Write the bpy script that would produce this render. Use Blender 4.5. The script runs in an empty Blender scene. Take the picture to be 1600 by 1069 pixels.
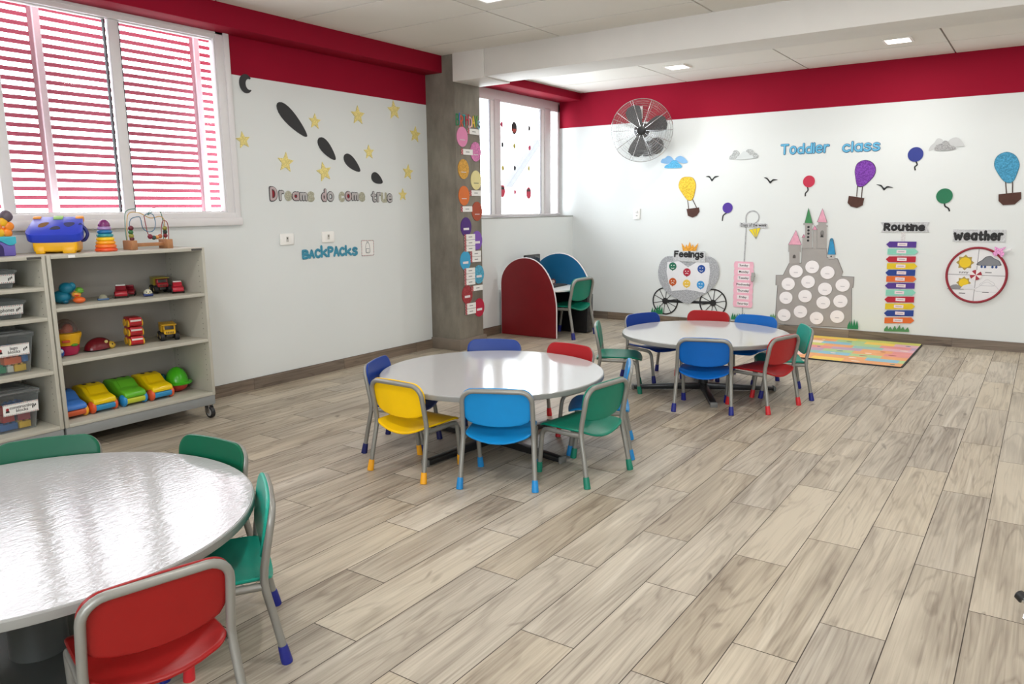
import bpy, bmesh, math, random
from mathutils import Vector, Matrix
random.seed(7)
PI = math.pi
scene = bpy.context.scene
COL = scene.collection

# ---------------------------------------------------------------- camera
cam = bpy.data.cameras.new('camera')
cam.sensor_width = 36.0
cam.lens = 1193.38 / 1600 * 36.0
cam.clip_start = 0.05
camo = bpy.data.objects.new('camera', cam)
COL.objects.link(camo)
yaw, pitch, roll = math.radians(34.847), math.radians(9.879), math.radians(-0.583)
fw = Vector((-math.sin(yaw) * math.cos(pitch), math.cos(yaw) * math.cos(pitch), -math.sin(pitch)))
r0 = Vector((math.cos(yaw), math.sin(yaw), 0))
u0 = r0.cross(fw)
rr = r0 * math.cos(roll) + u0 * math.sin(roll)
uu = -r0 * math.sin(roll) + u0 * math.cos(roll)
camo.matrix_world = Matrix(((rr.x, uu.x, -fw.x, 0), (rr.y, uu.y, -fw.y, 0), (rr.z, uu.z, -fw.z, 1.45), (0, 0, 0, 1)))
scene.camera = camo

# ---------------------------------------------------------------- sky, exposure
w = bpy.data.worlds.new('overcast_sky')
scene.world = w
w.use_nodes = True
bg = w.node_tree.nodes['Background']
bg.inputs['Color'].default_value = (0.93, 0.99, 1.04, 1)
bg.inputs['Strength'].default_value = 9.5
scene.view_settings.view_transform = 'Standard'
scene.view_settings.look = 'None'
scene.view_settings.exposure = -0.06
scene.view_settings.gamma = 1.0
scene.view_settings.use_curve_mapping = False
scene.cycles.use_denoising = True
scene.cycles.max_bounces = 8
scene.cycles.diffuse_bounces = 5
scene.cycles.transparent_max_bounces = 16
scene.cycles.sample_clamp_indirect = 6.0
scene.cycles.caustics_reflective = False
scene.cycles.caustics_refractive = False

def area_light(name, loc, rot, sx, sy, power, color=(1, 1, 1), portal=False, parent=None):
    l = bpy.data.lights.new(name, 'AREA')
    l.shape = 'RECTANGLE'
    l.size, l.size_y, l.energy, l.color = sx, sy, power, color
    if portal:
        l.cycles.is_portal = True
    o = bpy.data.objects.new(name, l)
    COL.objects.link(o)
    o.location, o.rotation_euler = loc, rot
    if parent: o.parent = parent
    return o
# portals let the renderer find the sky through the window openings
area_light('window_portal', (-5.46, 1.78, 2.12), (0, -PI / 2, 0), 1.38, 3.75, 1, portal=True)
area_light('window_portal', (-5.48, 7.74, 2.06), (0, -PI / 2, 0), 1.40, 2.4, 1, portal=True)
area_light('window_portal', (0.9, -2.52, 1.7), (-PI / 2, 0, PI), 4.2, 2.0, 1, portal=True)

# ---------------------------------------------------------------- materials
def lin(h):
    h = h.lstrip('#')
    out = []
    for i in (0, 2, 4):
        c = int(h[i:i + 2], 16) / 255
        out.append(c / 12.92 if c <= 0.04045 else ((c + 0.055) / 1.055) ** 2.4)
    return (*out, 1)
_mc = {}
def M(hexc, rough=0.5, metal=0.0, var=0.06, scale=6.0, bump=0.0, bscale=40.0, spec=0.5, coat=0.0):
    """procedural principled material: base colour broken up a little by noise, optional bump"""
    key = (hexc, rough, metal, var, scale, bump, bscale, spec, coat)
    if key in _mc: return _mc[key]
    m = bpy.data.materials.new('paint_' + hexc.lstrip('#'))
    m.use_nodes = True
    nt = m.node_tree
    b = nt.nodes['Principled BSDF']
    b.inputs['Roughness'].default_value = rough
    b.inputs['Metallic'].default_value = metal
    b.inputs['Specular IOR Level'].default_value = spec
    if coat:
        b.inputs['Coat Weight'].default_value = coat
        b.inputs['Coat Roughness'].default_value = 0.08
    c = lin(hexc)
    tc = nt.nodes.new('ShaderNodeTexCoord')
    nz = nt.nodes.new('ShaderNodeTexNoise')
    nz.inputs['Scale'].default_value = scale
    nz.inputs['Detail'].default_value = 4
    nt.links.new(tc.outputs['Object'], nz.inputs['Vector'])
    rp = nt.nodes.new('ShaderNodeValToRGB')
    rp.color_ramp.elements[0].position = 0.3
    rp.color_ramp.elements[1].position = 0.7
    rp.color_ramp.elements[0].color = (*[x * (1 - var) for x in c[:3]], 1)
    rp.color_ramp.elements[1].color = (*[min(1, x * (1 + var)) for x in c[:3]], 1)
    nt.links.new(nz.outputs['Fac'], rp.inputs['Fac'])
    nt.links.new(rp.outputs['Color'], b.inputs['Base Color'])
    if bump:
        n2 = nt.nodes.new('ShaderNodeTexNoise')
        n2.inputs['Scale'].default_value = bscale
        n2.inputs['Detail'].default_value = 3
        nt.links.new(tc.outputs['Object'], n2.inputs['Vector'])
        bp = nt.nodes.new('ShaderNodeBump')
        bp.inputs['Strength'].default_value = bump
        bp.inputs['Distance'].default_value = 0.01
        nt.links.new(n2.outputs['Fac'], bp.inputs['Height'])
        nt.links.new(bp.outputs['Normal'], b.inputs['Normal'])
    _mc[key] = m
    return m

def glitter(hexc, amount=0.5):
    """glitter foam sheet: fine speckle of brighter and darker grains"""
    key = ('glitter', hexc, amount)
    if key in _mc: return _mc[key]
    m = bpy.data.materials.new('glitter_' + hexc.lstrip('#'))
    m.use_nodes = True
    nt = m.node_tree
    b = nt.nodes['Principled BSDF']
    b.inputs['Roughness'].default_value = 0.45
    c = lin(hexc)
    tc = nt.nodes.new('ShaderNodeTexCoord')
    nz = nt.nodes.new('ShaderNodeTexNoise')
    nz.inputs['Scale'].default_value = 90
    nz.inputs['Detail'].default_value = 1
    nt.links.new(tc.outputs['Object'], nz.inputs['Vector'])
    rp = nt.nodes.new('ShaderNodeValToRGB')
    rp.color_ramp.elements[0].position = 0.35
    rp.color_ramp.elements[1].position = 0.68
    rp.color_ramp.elements[0].color = (*[x * (1 - amount * 0.6) for x in c[:3]], 1)
    rp.color_ramp.elements[1].color = (*[min(1, x * (1 + amount) + 0.1 * amount) for x in c[:3]], 1)
    nt.links.new(nz.outputs['Fac'], rp.inputs['Fac'])
    nt.links.new(rp.outputs['Color'], b.inputs['Base Color'])
    _mc[key] = m
    return m

def clear(hexc, trans, rough=0.08, gloss=0.12):
    key = ('clear', hexc, trans)
    if key in _mc: return _mc[key]
    m = bpy.data.materials.new('clear_plastic_' + hexc.lstrip('#'))
    m.use_nodes = True
    nt = m.node_tree
    for n in list(nt.nodes): nt.nodes.remove(n)
    out = nt.nodes.new('ShaderNodeOutputMaterial')
    tr = nt.nodes.new('ShaderNodeBsdfTransparent')
    tr.inputs['Color'].default_value = lin(hexc)
    df = nt.nodes.new('ShaderNodeBsdfPrincipled')
    df.inputs['Base Color'].default_value = lin(hexc)
    df.inputs['Roughness'].default_value = rough
    fr = nt.nodes.new('ShaderNodeLayerWeight')
    fr.inputs['Blend'].default_value = 0.25
    ma = nt.nodes.new('ShaderNodeMath')
    ma.operation = 'MULTIPLY_ADD'
    ma.inputs[1].default_value = 0.4
    ma.inputs[2].default_value = 1 - trans
    ma.use_clamp = True
    mx = nt.nodes.new('ShaderNodeMixShader')
    nt.links.new(fr.outputs['Fresnel'], ma.inputs[0])
    nt.links.new(ma.outputs[0], mx.inputs[0])
    nt.links.new(tr.outputs[0], mx.inputs[1])
    nt.links.new(df.outputs[0], mx.inputs[2])
    nt.links.new(mx.outputs[0], out.inputs['Surface'])
    _mc[key] = m
    return m

def window_glass():
    m = bpy.data.materials.new('window_glass')
    m.use_nodes = True
    nt = m.node_tree
    for n in list(nt.nodes): nt.nodes.remove(n)
    out = nt.nodes.new('ShaderNodeOutputMaterial')
    tr = nt.nodes.new('ShaderNodeBsdfTransparent')
    gl = nt.nodes.new('ShaderNodeBsdfGlossy')
    gl.inputs['Roughness'].default_value = 0.02
    fr = nt.nodes.new('ShaderNodeLayerWeight')
    fr.inputs['Blend'].default_value = 0.12
    mx = nt.nodes.new('ShaderNodeMixShader')
    nt.links.new(fr.outputs['Fresnel'], mx.inputs[0])
    nt.links.new(tr.outputs[0], mx.inputs[1])
    nt.links.new(gl.outputs[0], mx.inputs[2])
    nt.links.new(mx.outputs[0], out.inputs['Surface'])
    return m
GLASS = window_glass()

def emit(hexc, strength):
    m = bpy.data.materials.new('led_diffuser')
    m.use_nodes = True
    b = m.node_tree.nodes['Principled BSDF']
    b.inputs['Base Color'].default_value = lin(hexc)
    b.inputs['Emission Color'].default_value = lin(hexc)
    b.inputs['Emission Strength'].default_value = strength
    return m

def wood_tile(name, dark, light, cream):
    """wood-look porcelain: long figure along v of the plank's own UV, tint per plank from the 'plank' attribute"""
    m = bpy.data.materials.new(name)
    m.use_nodes = True
    nt = m.node_tree
    N, L = nt.nodes.new, nt.links.new
    b = nt.nodes['Principled BSDF']
    uv = N('ShaderNodeUVMap'); uv.uv_map = 'UVMap'
    at = N('ShaderNodeAttribute'); at.attribute_name = 'plank'
    sep = N('ShaderNodeSeparateXYZ'); L(uv.outputs[0], sep.inputs[0])
    def math_(op, a, bb=None, c=None):
        n = N('ShaderNodeMath'); n.operation = op
        for i, x in enumerate((a, bb, c)):
            if x is None: continue
            if isinstance(x, (int, float)): n.inputs[i].default_value = x
            else: L(x, n.inputs[i])
        return n.outputs[0]
    def noise(su, sv, detail, dist=0.0, off=0.0):
        cb = N('ShaderNodeCombineXYZ')
        L(math_('MULTIPLY', sep.outputs[0], su), cb.inputs[0])
        L(math_('MULTIPLY', sep.outputs[1], sv), cb.inputs[1])
        L(math_('MULTIPLY_ADD', at.outputs['Fac'], 91.0, off), cb.inputs[2])
        n = N('ShaderNodeTexNoise')
        n.inputs['Scale'].default_value = 1.0
        n.inputs['Detail'].default_value = detail
        n.inputs['Distortion'].default_value = dist
        L(cb.outputs[0], n.inputs['Vector'])
        return n.outputs['Fac']
    figure = noise(7, 0.75, 3, 0.7)
    fine = noise(110, 2.2, 4, 0.2, 7)
    vein = noise(11, 0.7, 3, 0.9, 31)
    broad = noise(5, 0.9, 3, 0.6, 57)
    knot = noise(15, 5, 1, 0.6, 77)
    # rings of the figure
    ring = math_('FRACT', math_('MULTIPLY', figure, 7.0))
    ringd = math_('ABSOLUTE', math_('SUBTRACT', ring, 0.5))
    r1 = N('ShaderNodeMapRange'); L(ringd, r1.inputs[0]); r1.inputs[1].default_value = 0.0; r1.inputs[2].default_value = 0.22; r1.inputs[3].default_value = 0.62; r1.inputs[4].default_value = 0.0
    f = math_('ADD', math_('MULTIPLY', fine, 0.36), math_('MULTIPLY', broad, 0.50))
    f = math_('SUBTRACT', f, math_('MULTIPLY', r1.outputs[0], 0.17))
    f = math_('ADD', f, math_('MULTIPLY', math_('SUBTRACT', at.outputs['Fac'], 0.5), 0.13))
    rp = N('ShaderNodeValToRGB')
    rp.color_ramp.elements[0].position = 0.20
    rp.color_ramp.elements[0].color = lin(dark)
    rp.color_ramp.elements[1].position = 0.54
    rp.color_ramp.elements[1].color = lin(light)
    L(f, rp.inputs[0])
    vm = N('ShaderNodeMapRange'); L(vein, vm.inputs[0]); vm.inputs[1].default_value = 0.60; vm.inputs[2].default_value = 0.70
    mx = N('ShaderNodeMix'); mx.data_type = 'RGBA'
    L(math_('MULTIPLY', vm.outputs[0], 0.38), mx.inputs[0]); L(rp.outputs[0], mx.inputs[6]); mx.inputs[7].default_value = lin(cream)
    km = N('ShaderNodeMapRange'); L(knot, km.inputs[0]); km.inputs[1].default_value = 0.72; km.inputs[2].default_value = 0.82
    mk = N('ShaderNodeMix'); mk.data_type = 'RGBA'
    L(math_('MULTIPLY', km.outputs[0], 0.7), mk.inputs[0]); L(mx.outputs[2], mk.inputs[6]); mk.inputs[7].default_value = lin('5d5044')
    hs = N('ShaderNodeHueSaturation')
    L(math_('MULTIPLY_ADD', math_('FRACT', math_('MULTIPLY', at.outputs['Fac'], 7.3)), 0.24, 0.88), hs.inputs['Saturation'])
    L(mk.outputs[2], hs.inputs['Color']); L(hs.outputs['Color'], b.inputs['Base Color'])
    rr_ = N('ShaderNodeMapRange'); L(fine, rr_.inputs[0]); rr_.inputs[3].default_value = 0.36; rr_.inputs[4].default_value = 0.50
    L(rr_.outputs[0], b.inputs['Roughness'])
    b.inputs['Specular IOR Level'].default_value = 0.45
    bp = N('ShaderNodeBump'); bp.inputs['Strength'].default_value = 0.12; bp.inputs['Distance'].default_value = 0.004
    L(fine, bp.inputs['Height']); L(bp.outputs['Normal'], b.inputs['Normal'])
    return m
FLOOR = wood_tile('wood_look_floor_tile', '7e7263', 'c1b6a3', 'd8cfbe')
SKIRT = wood_tile('wood_look_skirting_tile', '4f443a', '8a7b6c', '9b8c7b')

def concrete():
    m = bpy.data.materials.new('bare_concrete')
    m.use_nodes = True
    nt = m.node_tree
    N, L = nt.nodes.new, nt.links.new
    b = nt.nodes['Principled BSDF']
    b.inputs['Roughness'].default_value = 0.75
    tc = N('ShaderNodeTexCoord')
    mp = N('ShaderNodeMapping'); mp.inputs['Scale'].default_value = (2.5, 2.5, 1.1); L(tc.outputs['Object'], mp.inputs[0])
    a = N('ShaderNodeTexNoise'); a.inputs['Scale'].default_value = 1.6; a.inputs['Detail'].default_value = 7; a.inputs['Roughness'].default_value = 0.62; L(mp.outputs[0], a.inputs['Vector'])
    rp = N('ShaderNodeValToRGB')
    rp.color_ramp.elements[0].position = 0.3; rp.color_ramp.elements[0].color = lin('665f55')
    rp.color_ramp.elements[1].position = 0.72; rp.color_ramp.elements[1].color = lin('918b7f')
    L(a.outputs['Fac'], rp.inputs[0])
    L(rp.outputs[0], b.inputs['Base Color'])
    bp = N('ShaderNodeBump'); bp.inputs['Strength'].default_value = 0.15; bp.inputs['Distance'].default_value = 0.01
    L(a.outputs['Fac'], bp.inputs['Height']); L(bp.outputs['Normal'], b.inputs['Normal'])
    return m
CONCRETE = concrete()

def laminate(name, strength, scale, rough, base):
    """glossy white laminate with a fine uneven film that breaks up reflections"""
    m = bpy.data.materials.new(name)
    m.use_nodes = True
    nt = m.node_tree
    N, L = nt.nodes.new, nt.links.new
    b = nt.nodes['Principled BSDF']
    b.inputs['Roughness'].default_value = rough
    b.inputs['Base Color'].default_value = lin(base)
    b.inputs['Specular IOR Level'].default_value = 0.6
    tc = N('ShaderNodeTexCoord')
    mp = N('ShaderNodeMapping'); mp.inputs['Scale'].default_value = (scale, scale * 0.35, scale); mp.inputs['Rotation'].default_value = (0, 0, 0.5); L(tc.outputs['Object'], mp.inputs[0])
    a = N('ShaderNodeTexNoise'); a.inputs['Scale'].default_value = 1.0; a.inputs['Detail'].default_value = 4; L(mp.outputs[0], a.inputs['Vector'])
    bp = N('ShaderNodeBump'); bp.inputs['Strength'].default_value = strength; bp.inputs['Distance'].default_value = 0.003
    L(a.outputs['Fac'], bp.inputs['Height']); L(bp.outputs['Normal'], b.inputs['Normal'])
    return m
LAM_ROUGH = laminate('film_covered_laminate', 0.34, 70, 0.05, 'a8a8a8')
LAM = laminate('glossy_white_laminate', 0.05, 14, 0.10, 'b9b9b9')

WHITE = M('#dfe3e2', 0.62, var=0.012, scale=1.5, spec=0.3)
RED = M('#960a2a', 0.7, var=0.03, scale=2, spec=0.15)
CEIL = M('#e4e1da', 0.8, var=0.02, scale=1.2, spec=0.2)
FRAMEW = M('#e4e2e3', 0.35, var=0.01)
STEEL = M('#8d8c86', 0.38, metal=0.35, var=0.04)
CHROME = M('#c9c9c9', 0.2, metal=0.9, var=0.02)
BLACK = M('#161616', 0.45)
PAPER = M('#ecebe8', 0.7, var=0.015, spec=0.2)
INK = M('#1d1d1f', 0.6)

# ---------------------------------------------------------------- mesh building
class MB:
    def __init__(s): s.v, s.f, s.m, s.s = [], [], [], []
    def add(s, vs, fs, mi=0, sm=False, T=None):
        k = len(s.v)
        s.v += [tuple(T @ Vector(p)) if T else tuple(p) for p in vs]
        for f in fs:
            s.f.append([i + k for i in f]); s.m.append(mi); s.s.append(sm)
        return s
    def box(s, x0, x1, y0, y1, z0, z1, mi=0, T=None):
        v = [(x, y, z) for x in (x0, x1) for y in (y0, y1) for z in (z0, z1)]
        return s.add(v, [(0, 1, 3, 2), (4, 6, 7, 5), (0, 4, 5, 1), (2, 3, 7, 6), (0, 2, 6, 4), (1, 5, 7, 3)], mi, False, T)
    def from_bm(s, bm, mi=0, sm=True, T=None):
        bm.verts.index_update()
        s.add([v.co[:] for v in bm.verts], [[v.index for v in f.verts] for f in bm.faces], mi, sm, T)
        bm.free(); return s
    def rbox(s, x0, x1, y0, y1, z0, z1, r=0.005, seg=2, mi=0, T=None, taper=1.0):
        bm = bmesh.new()
        cx, cy = (x0 + x1) / 2, (y0 + y1) / 2
        vs = {}
        for x in (x0, x1):
            for y in (y0, y1):
                for z in (z0, z1):
                    k = taper if z == z1 else 1.0
                    vs[x, y, z] = bm.verts.new((cx + (x - cx) * k, cy + (y - cy) * k, z))
        q = lambda *a: bm.faces.new([vs[p] for p in a])
        q((x0, y0, z0), (x0, y1, z0), (x1, y1, z0), (x1, y0, z0)); q((x0, y0, z1), (x1, y0, z1), (x1, y1, z1), (x0, y1, z1))
        q((x0, y0, z0), (x1, y0, z0), (x1, y0, z1), (x0, y0, z1)); q((x1, y0, z0), (x1, y1, z0), (x1, y1, z1), (x1, y0, z1))
        q((x1, y1, z0), (x0, y1, z0), (x0, y1, z1), (x1, y1, z1)); q((x0, y1, z0), (x0, y0, z0), (x0, y0, z1), (x0, y1, z1))
        bmesh.ops.bevel(bm, geom=list(bm.edges), offset=r, segments=seg, profile=0.5, affect='EDGES')
        return s.from_bm(bm, mi, True, T)
    def prism(s, pts, fn, d0, d1, mi=0, bevel=0.0, sm=False, seg=2):
        """outline in the plane, given depth d0..d1 through fn(u, v, d)"""
        bm = bmesh.new()
        a = [bm.verts.new(fn(u, v, d0)) for u, v in pts]
        b = [bm.verts.new(fn(u, v, d1)) for u, v in pts]
        n = len(pts)
        bm.faces.new(a); bm.faces.new(b[::-1])
        for i in range(n): bm.faces.new((a[i], b[i], b[(i + 1) % n], a[(i + 1) % n]))
        bmesh.ops.recalc_face_normals(bm, faces=list(bm.faces))
        if bevel: bmesh.ops.bevel(bm, geom=list(bm.edges), offset=bevel, segments=seg, profile=0.5, affect='EDGES', clamp_overlap=True)
        return s.from_bm(bm, mi, sm)
    def tube(s, path, r, n=8, mi=0, caps=True, closed=False, rs=None, T=None, flat=None, sm=True):
        P = [Vector(p) for p in path]
        m = len(P)
        tang = []
        for i in range(m):
            a = P[i - 1] if (i > 0 or closed) else P[i]
            b = P[(i + 1) % m] if (i < m - 1 or closed) else P[i]
            t = (b - a)
            if t.length < 1e-9: t = Vector((0, 0, 1))
            tang.append(t.normalized())
        up = flat.normalized() if flat else (Vector((0, 0, 1)) if abs(tang[0].z) < 0.9 else Vector((1, 0, 0)))
        vs, fs = [], []
        nx = None
        for i in range(m):
            t = tang[i]
            if flat: nx = t.cross(up).normalized(); ny = up
            else:
                if nx is None: nx = t.cross(up).normalized()
                else: nx = (nx - t * nx.dot(t)).normalized()
                ny = t.cross(nx).normalized()
            R = rs[i] if rs else r
            for k in range(n):
                a = 2 * PI * k / n
                hy = R if not flat else s_flat[0]
                vs.append(P[i] + nx * (R * math.cos(a)) + ny * (hy * math.sin(a)))
        for i in range(m if closed else m - 1):
            j = (i + 1) % m
            for k in range(n):
                fs.append((i * n + k, i * n + (k + 1) % n, j * n + (k + 1) % n, j * n + k))
        if caps and not closed:
            fs.append(tuple(range(n))[::-1]); fs.append(tuple((m - 1) * n + k for k in range(n)))
        return s.add(vs, fs, mi, sm, T)
    def cyl(s, p0, p1, r0, r1=None, n=16, mi=0, T=None):
        r1 = r0 if r1 is None else r1
        return s.tube([p0, p1], r0, n, mi, True, False, [r0, r1], T)
    def lathe(s, prof, n=24, mi=0, T=None, sm=True):
        vs, fs = [], []
        for r, z in prof:
            for k in range(n):
                a = 2 * PI * k / n
                vs.append((max(r, 1e-4) * math.cos(a), max(r, 1e-4) * math.sin(a), z))
        for i in range(len(prof) - 1):
            for k in range(n):
                fs.append((i * n + k, i * n + (k + 1) % n, (i + 1) * n + (k + 1) % n, (i + 1) * n + k))
        fs.append(tuple(range(n))[::-1]); fs.append(tuple((len(prof) - 1) * n + k for k in range(n)))
        return s.add(vs, fs, mi, sm, T)
    def ell(s, c, r, n=16, h=10, mi=0, T=None, half=False):
        if isinstance(r, (int, float)): r = (r, r, r)
        vs, fs = [], []
        lo = 0.0 if half else -PI / 2
        for i in range(h + 1):
            t = lo + (PI / 2 - lo) * i / h
            for k in range(n):
                a = 2 * PI * k / n
                q = max(math.cos(t), 1e-3)
                vs.append((c[0] + r[0] * q * math.cos(a), c[1] + r[1] * q * math.sin(a), c[2] + r[2] * math.sin(t)))
        for i in range(h):
            for k in range(n):
                fs.append((i * n + k, i * n + (k + 1) % n, (i + 1) * n + (k + 1) % n, (i + 1) * n + k))
        fs.append(tuple(range(n))[::-1]); fs.append(tuple(h * n + k for k in range(n)))
        return s.add(vs, fs, mi, True, T)
    def shell(s, outline, surf, off, t, mi=0):
        """a moulded sheet: convex outline scaled in rings, laid on surf(x, y), thickness t along off"""
        n = len(outline)
        cx = sum(p[0] for p in outline) / n; cy = sum(p[1] for p in outline) / n
        off = Vector(off)
        ks = (0.02, 0.3, 0.55, 0.78, 0.92, 0.975)
        vs, fs = [], []
        def ring(k, d):
            for x, y in outline:
                vs.append(Vector(surf(cx + (x - cx) * k, cy + (y - cy) * k)) + off * d)
        for k in ks: ring(k, t / 2)
        ring(1.0, t * 0.22); ring(1.0, -t * 0.22)
        for k in ks[::-1]: ring(k, -t / 2)
        m = len(vs) // n
        for i in range(m - 1):
            for k in range(n):
                fs.append((i * n + k, i * n + (k + 1) % n, (i + 1) * n + (k + 1) % n, (i + 1) * n + k))
        fs.append(tuple(range(n))[::-1]); fs.append(tuple((m - 1) * n + k for k in range(n)))
        return s.add(vs, fs, mi, True)
    def mesh(s, name, mats, shift=None):
        me = bpy.data.meshes.new(name)
        vs = [tuple(Vector(p) - shift) for p in s.v] if shift else s.v
        me.from_pydata(vs, [], s.f)
        for mt in (mats if isinstance(mats, (list, tuple)) else [mats]): me.materials.append(mt)
        me.polygons.foreach_set('material_index', s.m)
        me.polygons.foreach_set('use_smooth', s.s)
        bm = bmesh.new(); bm.from_mesh(me)
        bmesh.ops.recalc_face_normals(bm, faces=list(bm.faces))
        bm.to_mesh(me); bm.free()
        if any(s.s):
            try: me.set_sharp_from_angle(angle=math.radians(38))
            except Exception: pass
        me.update()
        return me
s_flat = [0.003]

def bare(name, me, parent=None, loc=None, rot=None):
    o = bpy.data.objects.new(name, me)
    COL.objects.link(o)
    if loc: o.location = loc
    if rot: o.rotation_euler = rot
    if parent: o.parent = parent
    return o
def obj(name, mb, mats, parent=None, world=False, label=None):
    """one mesh object. Top-level: the origin goes to the base of the mesh. Child: local coordinates, or world=True"""
    if parent is None:
        xs, ys, zs = zip(*mb.v)
        sh = Vector(((min(xs) + max(xs)) / 2, (min(ys) + max(ys)) / 2, min(zs)))
        o = bare(name, mb.mesh(name, mats, sh), None, sh)
    else:
        root = parent
        sh = Vector((0, 0, 0))
        while root is not None:
            sh = sh + Vector(root.location); root = root.parent
        o = bare(name, mb.mesh(name, mats, sh if world else None), parent)
    if label: o['label'] = label
    return o
def tag(o, label, cat, group=None):
    o['label'] = label; o['category'] = cat
    if group: o['group'] = group
    return o
def thing(name, label, cat, loc=(0, 0, 0), rot=0.0, group=None):
    o = bpy.data.objects.new(name, None)
    o.empty_display_size = 0.05
    COL.objects.link(o)
    o.location = loc
    o.rotation_euler = (0, 0, rot)
    return tag(o, label, cat, group)
def struct(name, mb, mats, parent=None):
    o = obj(name, mb, mats, parent, world=True)
    o['kind'] = 'structure'
    return o
def smooth(pts, n=6, closed=False):
    P = [Vector(p) for p in pts]
    out = []
    m = len(P)
    for i in range(m if closed else m - 1):
        p0 = P[i - 1] if (i > 0 or closed) else P[i]
        p1, p2 = P[i], P[(i + 1) % m]
        p3 = P[(i + 2) % m] if (i + 2 < m or closed) else p2
        for k in range(n):
            t = k / n
            out.append(0.5 * ((2 * p1) + (p2 - p0) * t + (2 * p0 - 5 * p1 + 4 * p2 - p3) * t * t + (3 * p1 - p0 - 3 * p2 + p3) * t ** 3))
    if not closed: out.append(P[-1])
    return out
def smooth2(pts, n=4):
    return [(p.x, p.y) for p in smooth([(u, v, 0) for u, v in pts], n, True)]
def circ(c, r, n=24, rv=None):
    rv = r if rv is None else rv
    return [(c[0] + r * math.cos(2 * PI * k / n), c[1] + rv * math.sin(2 * PI * k / n)) for k in range(n)]
XL, YB, XC = -5.277, 8.974, -4.905
FB = lambda u, v, d: (u, YB - d, v)          # back wall: u = x, v = z, d out of the wall
FL = lambda u, v, d: (XL + d, u, v)          # left wall: u = y
FC = lambda u, v, d: (XC + d, u, v)          # room face of the column
NB, NL = Vector((0, -1, 0)), Vector((1, 0, 0))
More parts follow.
